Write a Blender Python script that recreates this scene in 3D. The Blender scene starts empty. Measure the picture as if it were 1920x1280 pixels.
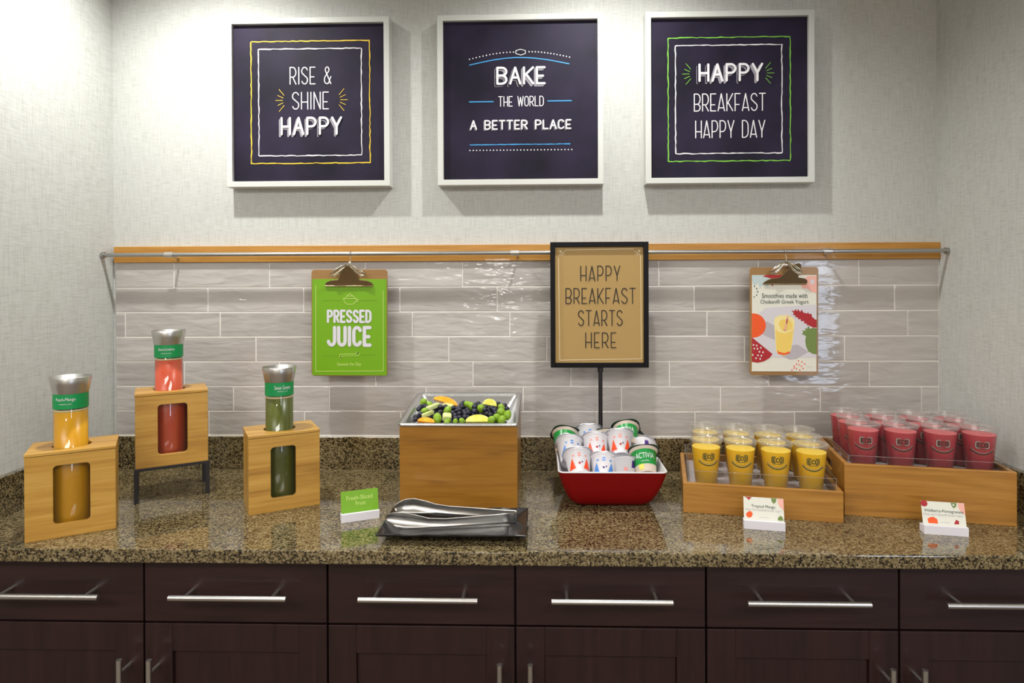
import bpy, bmesh, math, random
from mathutils import Vector, Matrix

random.seed(7)
C = bpy.context.scene.collection
SC = bpy.context.scene
PI = math.pi

# ------------------------------------------------------------------ camera
cd = bpy.data.cameras.new('camera')
cam = bpy.data.objects.new('camera', cd)
C.objects.link(cam)
cd.sensor_width = 36.0
cd.sensor_fit = 'HORIZONTAL'
cd.lens = 36.0 * 1201.25 / 1920.0
cd.shift_x = -(982.36 - 960.0) / 1920.0
cd.shift_y = (537.77 - 640.0) / 1920.0
cd.clip_start = 0.05
cam.location = (0.2492, -2.0164, 1.492)
_R = (Matrix.Rotation(0.0280, 3, 'Z') @ Matrix.Rotation(-0.0035, 3, 'X') @ Matrix.Rotation(0.0040, 3, 'Y'))
cam.rotation_euler = (_R @ Matrix.Rotation(PI / 2, 3, 'X')).to_euler()
SC.camera = cam

# ------------------------------------------------------------------ world, lamps, exposure
SC.view_settings.view_transform = 'Standard'
SC.view_settings.look = 'None'
SC.view_settings.gamma = 1.0
SC.view_settings.use_curve_mapping = False
SC.view_settings.exposure = 0.0
w = bpy.data.worlds.new('world')
SC.world = w
w.use_nodes = True
w.node_tree.nodes['Background'].inputs[0].default_value = (0.75, 0.85, 1.0, 1)
w.node_tree.nodes['Background'].inputs[1].default_value = 0.8


def spot(name, loc, energy, size, blend, rad, col=(1.0, 1.0, 0.955)):
    l = bpy.data.lights.new(name, 'SPOT')
    l.energy = energy; l.spot_size = math.radians(size); l.spot_blend = blend
    l.shadow_soft_size = rad; l.color = col
    o = bpy.data.objects.new(name, l); C.objects.link(o); o.location = loc
    return o


def area(name, loc, energy, sx, sy, rot=(0, 0, 0), col=(1, 0.965, 0.92)):
    l = bpy.data.lights.new(name, 'AREA')
    l.shape = 'RECTANGLE'; l.size = sx; l.size_y = sy; l.energy = energy; l.color = col
    o = bpy.data.objects.new(name, l); C.objects.link(o); o.location = loc; o.rotation_euler = rot
    return o


spot('downlight_lamp', (-0.75, -0.42, 2.63), 66, 144, 1.0, 0.022)
spot('downlight_lamp', (0.44, -0.42, 2.63), 55, 144, 1.0, 0.022)
area('room_fill_lamp', (-1.6, -2.7, 2.6), 66, 1.6, 0.8)  # unseen fill lamps, added to brighten the fronts from the room side
area('room_fill_lamp', (1.4, -2.7, 2.6), 44, 1.6, 0.8)
area('room_fill_lamp', (0.0, -4.4, 2.6), 66, 2.4, 0.8)

XL, XR = -1.1221, 1.4704
CT = 0.914          # counter top height


# ------------------------------------------------------------------ materials
def lin(c):
    return tuple(((v / 255.0) / 12.92 if v / 255.0 <= 0.04045 else ((v / 255.0 + 0.055) / 1.055) ** 2.4) for v in c)


def base_mat(name, col, rough=0.5, metal=0.0, spec=0.5, coat=0.0, srgb=True):
    m = bpy.data.materials.new(name); m.use_nodes = True
    b = m.node_tree.nodes['Principled BSDF']
    c = lin(col) if srgb else col
    b.inputs['Base Color'].default_value = (*c, 1)
    b.inputs['Roughness'].default_value = rough
    b.inputs['Metallic'].default_value = metal
    b.inputs['Specular IOR Level'].default_value = spec
    b.inputs['Coat Weight'].default_value = coat
    m.diffuse_color = (*c, 1)
    return m


def nd(m, t, **k):
    n = m.node_tree.nodes.new(t)
    for a, v in k.items():
        if a in n.inputs: n.inputs[a].default_value = v
        else: setattr(n, a, v)
    return n


def lk(m, a, b): m.node_tree.links.new(a, b)


def coords(m, scale=(1, 1, 1), kind='Object', perobj=False):
    tc = nd(m, 'ShaderNodeTexCoord'); mp = nd(m, 'ShaderNodeMapping')
    mp.inputs['Scale'].default_value = scale
    if perobj:
        oi = nd(m, 'ShaderNodeObjectInfo'); ad = nd(m, 'ShaderNodeVectorMath', operation='ADD')
        ml = nd(m, 'ShaderNodeMath', operation='MULTIPLY'); ml.inputs[1].default_value = 37.0
        lk(m, oi.outputs['Random'], ml.inputs[0]); lk(m, tc.outputs[kind], ad.inputs[0]); lk(m, ml.outputs[0], ad.inputs[1])
        lk(m, ad.outputs[0], mp.inputs['Vector'])
    else:
        lk(m, tc.outputs[kind], mp.inputs['Vector'])
    return mp.outputs['Vector']


def ramp(m, fac, stops):
    r = nd(m, 'ShaderNodeValToRGB'); e = r.color_ramp.elements
    while len(e) < len(stops): e.new(0.5)
    for i, (p, c) in enumerate(stops):
        e[i].position = p; e[i].color = (*lin(c), 1)
    lk(m, fac, r.inputs[0])
    return r.outputs[0]


def bump(m, height, strength=0.3, dist=0.001):
    b = nd(m, 'ShaderNodeBump'); b.inputs['Strength'].default_value = strength; b.inputs['Distance'].default_value = dist
    lk(m, height, b.inputs['Height']); lk(m, b.outputs[0], m.node_tree.nodes['Principled BSDF'].inputs['Normal'])


def wood(name, dark, mid, light, axis=0, rough=0.38, freq=1.0, coat=0.15, contrast=1.0):
    m = base_mat(name, mid, rough, coat=coat)
    sc = [26.0 * freq, 26.0 * freq, 26.0 * freq]; sc[axis] = 2.2 * freq
    v = coords(m, tuple(sc), perobj=True)
    n1 = nd(m, 'ShaderNodeTexNoise', Scale=1.0, Detail=4.0, Roughness=0.55, Distortion=1.2)
    lk(m, v, n1.inputs['Vector'])
    sc2 = [190.0, 190.0, 190.0]; sc2[axis] = 6.0
    v2 = coords(m, tuple(sc2), perobj=True)
    n2 = nd(m, 'ShaderNodeTexNoise', Scale=1.0, Detail=3.0, Roughness=0.6)
    lk(m, v2, n2.inputs['Vector'])
    mx = nd(m, 'ShaderNodeMix', data_type='FLOAT'); mx.inputs[0].default_value = 0.35
    lk(m, n1.outputs[0], mx.inputs[2]); lk(m, n2.outputs[0], mx.inputs[3])
    a = 0.22 / contrast
    col = ramp(m, mx.outputs[0], [(0.5 - a, dark), (0.5, mid), (0.5 + a, light)])
    lk(m, col, m.node_tree.nodes['Principled BSDF'].inputs['Base Color'])
    bump(m, mx.outputs[0], 0.12, 0.0006)
    return m


def clear_plastic(name, tint=(0.97, 0.97, 0.96), gloss=0.10, rough=0.04, milk=0.0):
    m = bpy.data.materials.new(name); m.use_nodes = True
    nt = m.node_tree; nt.nodes.clear()
    out = nd(m, 'ShaderNodeOutputMaterial'); mix = nd(m, 'ShaderNodeMixShader')
    tr = nd(m, 'ShaderNodeBsdfTransparent'); tr.inputs[0].default_value = (*tint, 1)
    gl = nd(m, 'ShaderNodeBsdfGlossy'); gl.inputs['Roughness'].default_value = rough
    lw = nd(m, 'ShaderNodeLayerWeight'); lw.inputs[0].default_value = 0.5
    pw = nd(m, 'ShaderNodeMath', operation='POWER'); pw.inputs[1].default_value = 4.0
    ma = nd(m, 'ShaderNodeMath', operation='MULTIPLY_ADD'); ma.inputs[1].default_value = 0.55; ma.inputs[2].default_value = gloss
    lk(m, lw.outputs['Facing'], pw.inputs[0]); lk(m, pw.outputs[0], ma.inputs[0]); lk(m, ma.outputs[0], mix.inputs[0])
    lk(m, tr.outputs[0], mix.inputs[1]); lk(m, gl.outputs[0], mix.inputs[2])
    if milk:
        m2 = nd(m, 'ShaderNodeMixShader'); m2.inputs[0].default_value = milk
        df = nd(m, 'ShaderNodeBsdfDiffuse'); df.inputs[0].default_value = (0.85, 0.85, 0.84, 1)
        tl = nd(m, 'ShaderNodeBsdfTranslucent'); tl.inputs[0].default_value = (0.85, 0.85, 0.84, 1); ad = nd(m, 'ShaderNodeMixShader')
        lk(m, df.outputs[0], ad.inputs[1]); lk(m, tl.outputs[0], ad.inputs[2])
        lk(m, mix.outputs[0], m2.inputs[1]); lk(m, ad.outputs[0], m2.inputs[2]); lk(m, m2.outputs[0], out.inputs[0])
    else:
        lk(m, mix.outputs[0], out.inputs[0])
    m.diffuse_color = (0.9, 0.9, 0.9, 0.3)
    return m


M = {}
# wallpaper: woven fibres
m = base_mat('wallpaper', (216, 213, 204), 0.8, spec=0.2)
v1 = coords(m, (30, 30, 420)); n1 = nd(m, 'ShaderNodeTexNoise', Scale=1.0, Detail=2.0); lk(m, v1, n1.inputs['Vector'])
v2 = coords(m, (260, 260, 18)); n2 = nd(m, 'ShaderNodeTexNoise', Scale=1.0, Detail=2.0); lk(m, v2, n2.inputs['Vector'])
mx = nd(m, 'ShaderNodeMix', data_type='FLOAT'); mx.inputs[0].default_value = 0.45
lk(m, n1.outputs[0], mx.inputs[2]); lk(m, n2.outputs[0], mx.inputs[3])
lk(m, ramp(m, mx.outputs[0], [(0.3, (178, 178, 174)), (0.5, (196, 197, 193)), (0.7, (206, 207, 204))]), m.node_tree.nodes['Principled BSDF'].inputs['Base Color'])
bump(m, mx.outputs[0], 0.22, 0.0010)
M['wallpaper'] = m
# granite
m = base_mat('granite', (150, 132, 96), 0.09, spec=0.8, coat=0.3)
v = coords(m, (1, 1, 1))
vo = nd(m, 'ShaderNodeTexVoronoi', Scale=290.0); lk(m, v, vo.inputs['Vector'])
no = nd(m, 'ShaderNodeTexNoise', Scale=185.0, Detail=3.0, Roughness=0.6); lk(m, v, no.inputs['Vector'])
nb = nd(m, 'ShaderNodeTexNoise', Scale=9.0, Detail=3.0); lk(m, v, nb.inputs['Vector'])
sp = nd(m, 'ShaderNodeSeparateColor'); lk(m, vo.outputs['Color'], sp.inputs[0])
a1 = nd(m, 'ShaderNodeMix', data_type='FLOAT'); a1.inputs[0].default_value = 0.55
lk(m, sp.outputs[0], a1.inputs[2]); lk(m, no.outputs[0], a1.inputs[3])
a2 = nd(m, 'ShaderNodeMix', data_type='FLOAT'); a2.inputs[0].default_value = 0.22
lk(m, a1.outputs[0], a2.inputs[2]); lk(m, nb.outputs[0], a2.inputs[3])
lk(m, ramp(m, a2.outputs[0], [(0.35, (20, 18, 14)), (0.41, (56, 47, 32)), (0.47, (98, 85, 56)), (0.57, (124, 109, 76)), (0.70, (150, 137, 106))]), m.node_tree.nodes['Principled BSDF'].inputs['Base Color'])
M['granite'] = m
# glazed tile
m = base_mat('glazed_tile', (178, 172, 168), 0.09, spec=0.55, coat=0.2)
v = coords(m, (3.5, 3.5, 22), perobj=True)
n1 = nd(m, 'ShaderNodeTexNoise', Scale=1.6, Detail=3.0, Distortion=0.6); lk(m, v, n1.inputs['Vector'])
oi = nd(m, 'ShaderNodeObjectInfo')
mx = nd(m, 'ShaderNodeMix', data_type='FLOAT'); mx.inputs[0].default_value = 0.35
lk(m, n1.outputs[0], mx.inputs[2]); lk(m, oi.outputs['Random'], mx.inputs[3])
lk(m, ramp(m, mx.outputs[0], [(0.25, (172, 167, 164)), (0.5, (184, 179, 175)), (0.75, (196, 191, 187))]), m.node_tree.nodes['Principled BSDF'].inputs['Base Color'])
vb = coords(m, (14, 14, 48), perobj=True)
n3 = nd(m, 'ShaderNodeTexNoise', Scale=1.0, Detail=1.5, Distortion=0.4); lk(m, vb, n3.inputs['Vector'])
bump(m, n3.outputs[0], 0.6, 0.0045)
M['tile'] = m
M['grout'] = base_mat('grout', (236, 232, 226), 0.85)
M['rail_wood'] = wood('rail_oak', (160, 106, 36), (186, 132, 54), (200, 150, 74), 0)
M['pine'] = wood('pine_box', (150, 104, 36), (188, 142, 60), (208, 166, 84), 0)
M['pine_v'] = wood('pine_box_upright', (150, 104, 36), (188, 142, 60), (208, 166, 84), 2)
M['oak_box'] = wood('oak_box', (132, 86, 22), (158, 108, 32), (174, 124, 44), 0, freq=1.6)
M['crate'] = wood('crate_wood', (134, 88, 32), (172, 120, 48), (194, 144, 70), 0, freq=1.3)
M['espresso'] = wood('espresso_wood', (27, 12, 13), (39, 20, 20), (50, 27, 26), 0, rough=0.42, coat=0.08)
M['espresso_v'] = wood('espresso_wood_upright', (27, 12, 13), (39, 20, 20), (50, 27, 26), 2, rough=0.42, coat=0.08)
M['carcass'] = base_mat('cabinet_gap', (14, 9, 8), 0.7)
M['steel'] = base_mat('brushed_steel', (214, 212, 208), 0.32, 1.0)
M['steel_dk'] = base_mat('satin_steel', (178, 178, 176), 0.33, 1.0)
M['chrome'] = base_mat('chrome', (215, 210, 195), 0.12, 1.0)
M['nickel'] = base_mat('aged_nickel', (165, 145, 110), 0.25, 1.0)
# hammered pan
m = base_mat('hammered_aluminium', (200, 200, 200), 0.28, 1.0)
v = coords(m, (1, 1, 1)); n1 = nd(m, 'ShaderNodeTexNoise', Scale=160.0, Detail=1.0); lk(m, v, n1.inputs['Vector'])
bump(m, n1.outputs[0], 0.4, 0.001)
M['pan'] = m
M['white_frame'] = base_mat('white_frame_paint', (206, 208, 203), 0.35)
m = base_mat('chalkboard_print', (34, 28, 48), 0.55, spec=0.2)
v = coords(m, (5, 5, 5)); n1 = nd(m, 'ShaderNodeTexNoise', Scale=1.0, Detail=4.0); lk(m, v, n1.inputs['Vector'])
lk(m, ramp(m, n1.outputs[0], [(0.35, (19, 15, 30)), (0.65, (39, 32, 56))]), m.node_tree.nodes['Principled BSDF'].inputs['Base Color'])
M['chalk'] = m
M['ink_white'] = base_mat('ink_white', (226, 224, 228), 0.6)
M['ink_grey'] = base_mat('ink_grey', (150, 146, 155), 0.6)
M['ink_yellow'] = base_mat('ink_yellow', (226, 190, 52), 0.6)
M['ink_green'] = base_mat('ink_green', (122, 192, 66), 0.6)
M['ink_blue'] = base_mat('ink_blue', (60, 146, 205), 0.6)
M['ink_black'] = base_mat('ink_black', (36, 28, 22), 0.6)
M['kraft'] = base_mat('kraft_paper', (176, 144, 86), 0.6)
M['ink_cream'] = base_mat('ink_cream', (238, 222, 180), 0.6)
M['black_frame'] = base_mat('black_frame', (15, 13, 16), 0.45, spec=0.2)
M['black_metal'] = base_mat('black_metal', (26, 22, 24), 0.4, 0.0)
M['hardboard'] = wood('hardboard', (136, 100, 52), (150, 112, 62), (162, 124, 72), 0, rough=0.5, contrast=0.6)
M['lime_paper'] = base_mat('lime_paper', (112, 166, 8), 0.4)
M['lime_dark'] = base_mat('lime_dark_ink', (92, 140, 14), 0.5)
M['lime_light'] = base_mat('lime_light_ink', (200, 226, 120), 0.5)
M['ink_lilac'] = base_mat('ink_lilac_white', (216, 214, 222), 0.5)
M['paper'] = base_mat('white_paper', (226, 226, 214), 0.5)
M['orange'] = base_mat('print_orange', (240, 88, 20), 0.5)
M['crimson'] = base_mat('print_crimson', (172, 24, 32), 0.5)
M['olive'] = base_mat('print_olive', (112, 136, 66), 0.5)
M['pinkish'] = base_mat('print_pink', (238, 178, 164), 0.5)
M['paleblue'] = base_mat('print_pale_blue', (190, 208, 208), 0.5)
M['lavender'] = base_mat('print_lavender', (184, 178, 186), 0.5)
M['palelav'] = base_mat('print_pale_lavender', (212, 210, 216), 0.5)
M['smoothie_print'] = base_mat('print_smoothie', (240, 208, 104), 0.5)
M['smoothie_print_lt'] = base_mat('print_smoothie_pale', (244, 228, 160), 0.5)
M['white_plastic'] = base_mat('white_plastic', (230, 228, 236), 0.3)
M['label_green'] = base_mat('label_green', (8, 146, 78), 0.45)
M['clear'] = clear_plastic('clear_plastic', (0.97, 0.97, 0.96), 0.05, 0.05, 0.05)
M['lidclear'] = clear_plastic('clear_lid_plastic', (0.96, 0.96, 0.95), 0.09, 0.12, 0.16)
M['acrylic'] = clear_plastic('clear_acrylic', (0.99, 0.99, 0.995), 0.03)
M['glass'] = clear_plastic('bottle_glass', (0.95, 0.96, 0.95), 0.08, 0.02)
M['mango'] = base_mat('mango_smoothie', (250, 196, 0), 0.35)
M['mango_top'] = base_mat('mango_smoothie_foam', (252, 214, 70), 0.5)
M['berry'] = base_mat('berry_smoothie', (186, 62, 74), 0.35)
M['berry_top'] = base_mat('berry_smoothie_foam', (222, 110, 116), 0.5)
M['juice_orange'] = base_mat('peach_mango_juice', (222, 160, 4), 0.3)
M['juice_red'] = base_mat('banana_strawberry_juice', (208, 84, 54), 0.3)
M['juice_green'] = base_mat('green_juice', (84, 92, 22), 0.3)
M['foam_pale'] = base_mat('juice_foam', (214, 196, 150), 0.5)
M['inside_shade'] = base_mat('interior_shade', (30, 24, 20), 0.7)  # near-black colour painting in the shade behind the juice box windows
M['cup_ink'] = base_mat('cup_ink', (22, 62, 52), 0.5)
M['cup_ink_lt'] = base_mat('cup_ink_pale', (150, 170, 160), 0.5)
M['tray_floor'] = base_mat('grey_tray_floor', (176, 168, 170), 0.25)
M['red_enamel'] = base_mat('red_enamel', (126, 2, 3), 0.5, spec=0.2)
M['white_enamel'] = base_mat('white_enamel', (222, 218, 220), 0.25)
m = base_mat('black_melamine', (30, 29, 31), 0.25)
v = coords(m, (1, 1, 1)); n1 = nd(m, 'ShaderNodeTexNoise', Scale=40.0, Detail=3.0); lk(m, v, n1.inputs['Vector'])
bump(m, n1.outputs[0], 0.5, 0.002); M['melamine'] = m
m = base_mat('blueberry_skin', (34, 34, 58), 0.42)
v = coords(m, (1, 1, 1), perobj=True); n1 = nd(m, 'ShaderNodeTexNoise', Scale=120.0, Detail=2.0); lk(m, v, n1.inputs['Vector'])
lk(m, ramp(m, n1.outputs[0], [(0.35, (14, 14, 24)), (0.7, (44, 46, 70))]), m.node_tree.nodes['Principled BSDF'].inputs['Base Color'])
M['blueberry'] = m
M['grape'] = base_mat('green_grape_skin', (132, 168, 44), 0.18)
M['grape'].node_tree.nodes['Principled BSDF'].inputs['Subsurface Weight'].default_value = 0.25
M['grape'].node_tree.nodes['Principled BSDF'].inputs['Subsurface Radius'].default_value = (0.004, 0.005, 0.001)


def flesh(name, a, b):
    m = base_mat(name, b, 0.3)
    v = coords(m, (1, 1, 1), perobj=True); n = nd(m, 'ShaderNodeTexNoise', Scale=60.0, Detail=3.0); lk(m, v, n.inputs['Vector'])
    lk(m, ramp(m, n.outputs[0], [(0.3, a), (0.7, b)]), m.node_tree.nodes['Principled BSDF'].inputs['Base Color'])
    bump(m, n.outputs[0], 0.4, 0.001)
    return m


M['honeydew'] = flesh('honeydew_flesh', (190, 202, 120), (224, 230, 168))
M['cantaloupe'] = flesh('cantaloupe_flesh', (246, 150, 20), (252, 182, 60))
M['pear'] = flesh('yellow_melon_flesh', (214, 206, 74), (236, 232, 130))
M['yog_green'] = base_mat('yogurt_green', (28, 140, 62), 0.3)
M['foil_dark'] = base_mat('dark_green_foil', (8, 44, 34), 0.3)
M['cup_white'] = base_mat('yogurt_cup_white', (232, 230, 234), 0.25)
M['cup_cream'] = base_mat('yogurt_cup_cream', (232, 216, 200), 0.35)
M['tri_orange'] = base_mat('yogurt_orange', (240, 72, 24), 0.4)
M['tri_blue'] = base_mat('yogurt_blue', (70, 130, 208), 0.4)
M['purple'] = base_mat('yogurt_purple', (70, 40, 120), 0.4)
M['pinkred'] = base_mat('yogurt_pale_red', (232, 130, 120), 0.4)
M['foil'] = base_mat('silver_foil', (214, 212, 220), 0.3, 0.6)
M['floor'] = base_mat('floor_carpet', (96, 84, 72), 0.9)
M['ceiling'] = base_mat('ceiling_paint', (226, 222, 214), 0.9)
M['room_wall'] = base_mat('room_wall_paint', (204, 198, 186), 0.9)
M['lampface'] = base_mat('lamp_face', (255, 240, 220), 0.5)


# ------------------------------------------------------------------ mesh helpers
class MB:
    def __init__(s): s.v = []; s.f = []; s.m = []; s.sm = []

    def add(s, vs, fs, mi=0, T=None, smooth=False):
        o = len(s.v)
        for p in vs:
            p = Vector(p)
            if T is not None: p = T @ p
            s.v.append(tuple(p))
        for f in fs:
            s.f.append(tuple(i + o for i in f)); s.m.append(mi); s.sm.append(smooth)

    def box(s, a, b, mi=0, T=None):
        x0, y0, z0 = a; x1, y1, z1 = b
        s.add([(x0, y0, z0), (x1, y0, z0), (x1, y1, z0), (x0, y1, z0), (x0, y0, z1), (x1, y0, z1), (x1, y1, z1), (x0, y1, z1)],
              [(0, 3, 2, 1), (4, 5, 6, 7), (0, 1, 5, 4), (1, 2, 6, 5), (2, 3, 7, 6), (3, 0, 4, 7)], mi, T)

    def lathe(s, prof, n=32, mi=0, T=None, smooth=True, closed=False):
        vs = []; fs = []; k = len(prof)
        for i in range(n):
            a = 2 * PI * i / n
            for r, z in prof: vs.append((r * math.cos(a), r * math.sin(a), z))
        for i in range(n):
            j = (i + 1) % n
            for q in range(k - 1):
                fs.append((i * k + q, j * k + q, j * k + q + 1, i * k + q + 1))
        s.add(vs, fs, mi, T, smooth)

    def disc(s, r, z, n=32, mi=0, T=None, up=True):
        vs = [(r * math.cos(2 * PI * i / n), r * math.sin(2 * PI * i / n), z) for i in range(n)]
        s.add(vs, [tuple(range(n)) if up else tuple(reversed(range(n)))], mi, T)

    def tube(s, pts, r, n=10, mi=0, T=None, cap=True, closed=False):
        P = [Vector(p) for p in pts]; L = len(P); vs = []; fs = []
        rs = r if isinstance(r, (list, tuple)) else [r] * L
        up = None
        for i, p in enumerate(P):
            if closed: d = (P[(i + 1) % L] - P[i - 1]).normalized()
            else: d = (P[min(i + 1, L - 1)] - P[max(i - 1, 0)]).normalized()
            if up is None: up = d.orthogonal().normalized()
            up = (up - d * up.dot(d))
            if up.length < 1e-6: up = d.orthogonal()
            up.normalize(); sd = d.cross(up)
            for k in range(n):
                a = 2 * PI * k / n; vs.append(p + (up * math.cos(a) + sd * math.sin(a)) * rs[i])
        for i in range(L if closed else L - 1):
            j = (i + 1) % L
            for k in range(n):
                q = (k + 1) % n; fs.append((i * n + k, i * n + q, j * n + q, j * n + k))
        s.add(vs, fs, mi, T, True)
        if cap and not closed:
            s.add(vs[:n], [tuple(reversed(range(n)))], mi, T); s.add(vs[-n:], [tuple(range(n))], mi, T)

    def prism(s, pts, z0, z1, mi=0, T=None):
        n = len(pts)
        s.add([(x, y, z0) for x, y in pts] + [(x, y, z1) for x, y in pts],
              [tuple(reversed(range(n))), tuple(range(n, 2 * n))] + [(i, (i + 1) % n, n + (i + 1) % n, n + i) for i in range(n)], mi, T)

    def loft(s, secs, mi=0, T=None, smooth=False, cap0=False, cap1=False):
        n = len(secs[0]); vs = [p for c in secs for p in c]; fs = []
        for q in range(len(secs) - 1):
            for i in range(n):
                j = (i + 1) % n; fs.append((q * n + i, q * n + j, (q + 1) * n + j, (q + 1) * n + i))
        if cap0: fs.append(tuple(reversed(range(n))))
        if cap1: fs.append(tuple(range((len(secs) - 1) * n, len(secs) * n)))
        s.add(vs, fs, mi, T, smooth)

    def plate_hole(s, outer, inner, z0, z1, mi=0, T=None):
        """flat plate z0..z1 in XY with a hole; outer & inner have equal counts"""
        n = len(outer)
        vs = [(x, y, z) for z in (z0, z1) for ring in (outer, inner) for x, y in ring]
        fs = []
        for i in range(n):
            j = (i + 1) % n
            fs.append((2 * n + i, 2 * n + j, 3 * n + j, 3 * n + i)); fs.append((i, n + i, n + j, j))
            fs.append((i, j, 2 * n + j, 2 * n + i)); fs.append((n + i, 3 * n + i, 3 * n + j, n + j))
        s.add(vs, fs, mi, T)

    def build(s, name, mats, parent=None, loc=(0, 0, 0), rot=(0, 0, 0), bevel=0, seg=2):
        me = bpy.data.meshes.new(name)
        me.from_pydata(s.v, [], s.f)
        if not isinstance(mats, (list, tuple)): mats = [mats]
        for mm in mats: me.materials.append(M[mm] if isinstance(mm, str) else mm)
        me.polygons.foreach_set('material_index', s.m)
        me.polygons.foreach_set('use_smooth', s.sm)
        me.update()
        o = bpy.data.objects.new(name, me); C.objects.link(o)
        o.parent = parent; o.location = loc; o.rotation_euler = rot
        if bevel:
            b = o.modifiers.new('bevel', 'BEVEL'); b.width = bevel; b.segments = seg; b.limit_method = 'ANGLE'; b.angle_limit = 0.6
        return o


def tag(o, label=None, cat=None, group=None, kind=None):
    if label: o['label'] = label
    if cat: o['category'] = cat
    if group: o['group'] = group
    if kind: o['kind'] = kind
    return o


def thing(name, label, cat, loc=(0, 0, 0), rotz=0, group=None, rot=None):
    o = bpy.data.objects.new(name, None); C.objects.link(o)
    o.empty_display_size = 0.05
    o.location = loc; o.rotation_euler = rot if rot else (0, 0, rotz)
    return tag(o, label, cat, group)


def copy_tree(o, parent=None):
    c = o.copy(); C.objects.link(c); c.parent = parent
    for ch in list(o.children): copy_tree(ch, c)
    return c


def rrect(x0, y0, x1, y1, r, n=6):
    pts = []
    for cx, cy, a0 in ((x1 - r, y0 + r, -PI / 2), (x1 - r, y1 - r, 0), (x0 + r, y1 - r, PI / 2), (x0 + r, y0 + r, PI)):
        for k in range(n + 1):
            a = a0 + (PI / 2) * k / n; pts.append((cx + r * math.cos(a), cy + r * math.sin(a)))
    return pts


def rays_to_rect(inner, cx, cy, x0, y0, x1, y1):
    """for each inner point, the point of the rectangle; corner points snapped"""
    out = []
    for x, y in inner:
        dx, dy = x - cx, y - cy
        t = min((x1 - cx) / dx if dx > 1e-9 else ((x0 - cx) / dx if dx < -1e-9 else 1e9),
                (y1 - cy) / dy if dy > 1e-9 else ((y0 - cy) / dy if dy < -1e-9 else 1e9))
        out.append([cx + dx * t, cy + dy * t])
    for X, Y in ((x0, y0), (x1, y0), (x1, y1), (x0, y1)):
        k = min(range(len(out)), key=lambda i: (out[i][0] - X) ** 2 + (out[i][1] - Y) ** 2)
        out[k] = [X, Y]
    return [tuple(p) for p in out]


def circle(cx, cy, r, n=48, ry=None):
    ry = ry or r
    return [(cx + r * math.cos(2 * PI * i / n), cy + ry * math.sin(2 * PI * i / n)) for i in range(n)]


# ------------------------------------------------------------------ flat print helpers
UP = (PI / 2, 0, 0)      # local x right, y up, facing the room


def text_mesh(txt):
    cu = bpy.data.curves.new('t', 'FONT'); cu.body = txt; cu.resolution_u = 3
    ob = bpy.data.objects.new('t', cu); C.objects.link(ob)
    dg = bpy.context.evaluated_depsgraph_get(); dg.update()
    me = ob.evaluated_get(dg).to_mesh()
    vs = [(v.co.x, v.co.y) for v in me.vertices]; fs = [tuple(p.vertices) for p in me.polygons]
    bpy.data.objects.remove(ob); bpy.data.curves.remove(cu)
    return vs, fs


_tc = {}


def text_fit(txt, x0, y0, x1, y1):
    if txt not in _tc: _tc[txt] = text_mesh(txt)
    vs, fs = _tc[txt]
    a = min(v[0] for v in vs); b = max(v[0] for v in vs); c = min(v[1] for v in vs); d = max(v[1] for v in vs)
    return [(x0 + (v[0] - a) / (b - a) * (x1 - x0), y0 + (v[1] - c) / (d - c) * (y1 - y0)) for v in vs], fs


def arc(cx, cy, rx, ry, a0, a1, n=7):
    return [(cx + rx * math.cos(math.radians(a0 + (a1 - a0) * i / n)), cy + ry * math.sin(math.radians(a0 + (a1 - a0) * i / n))) for i in range(n + 1)]


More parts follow.
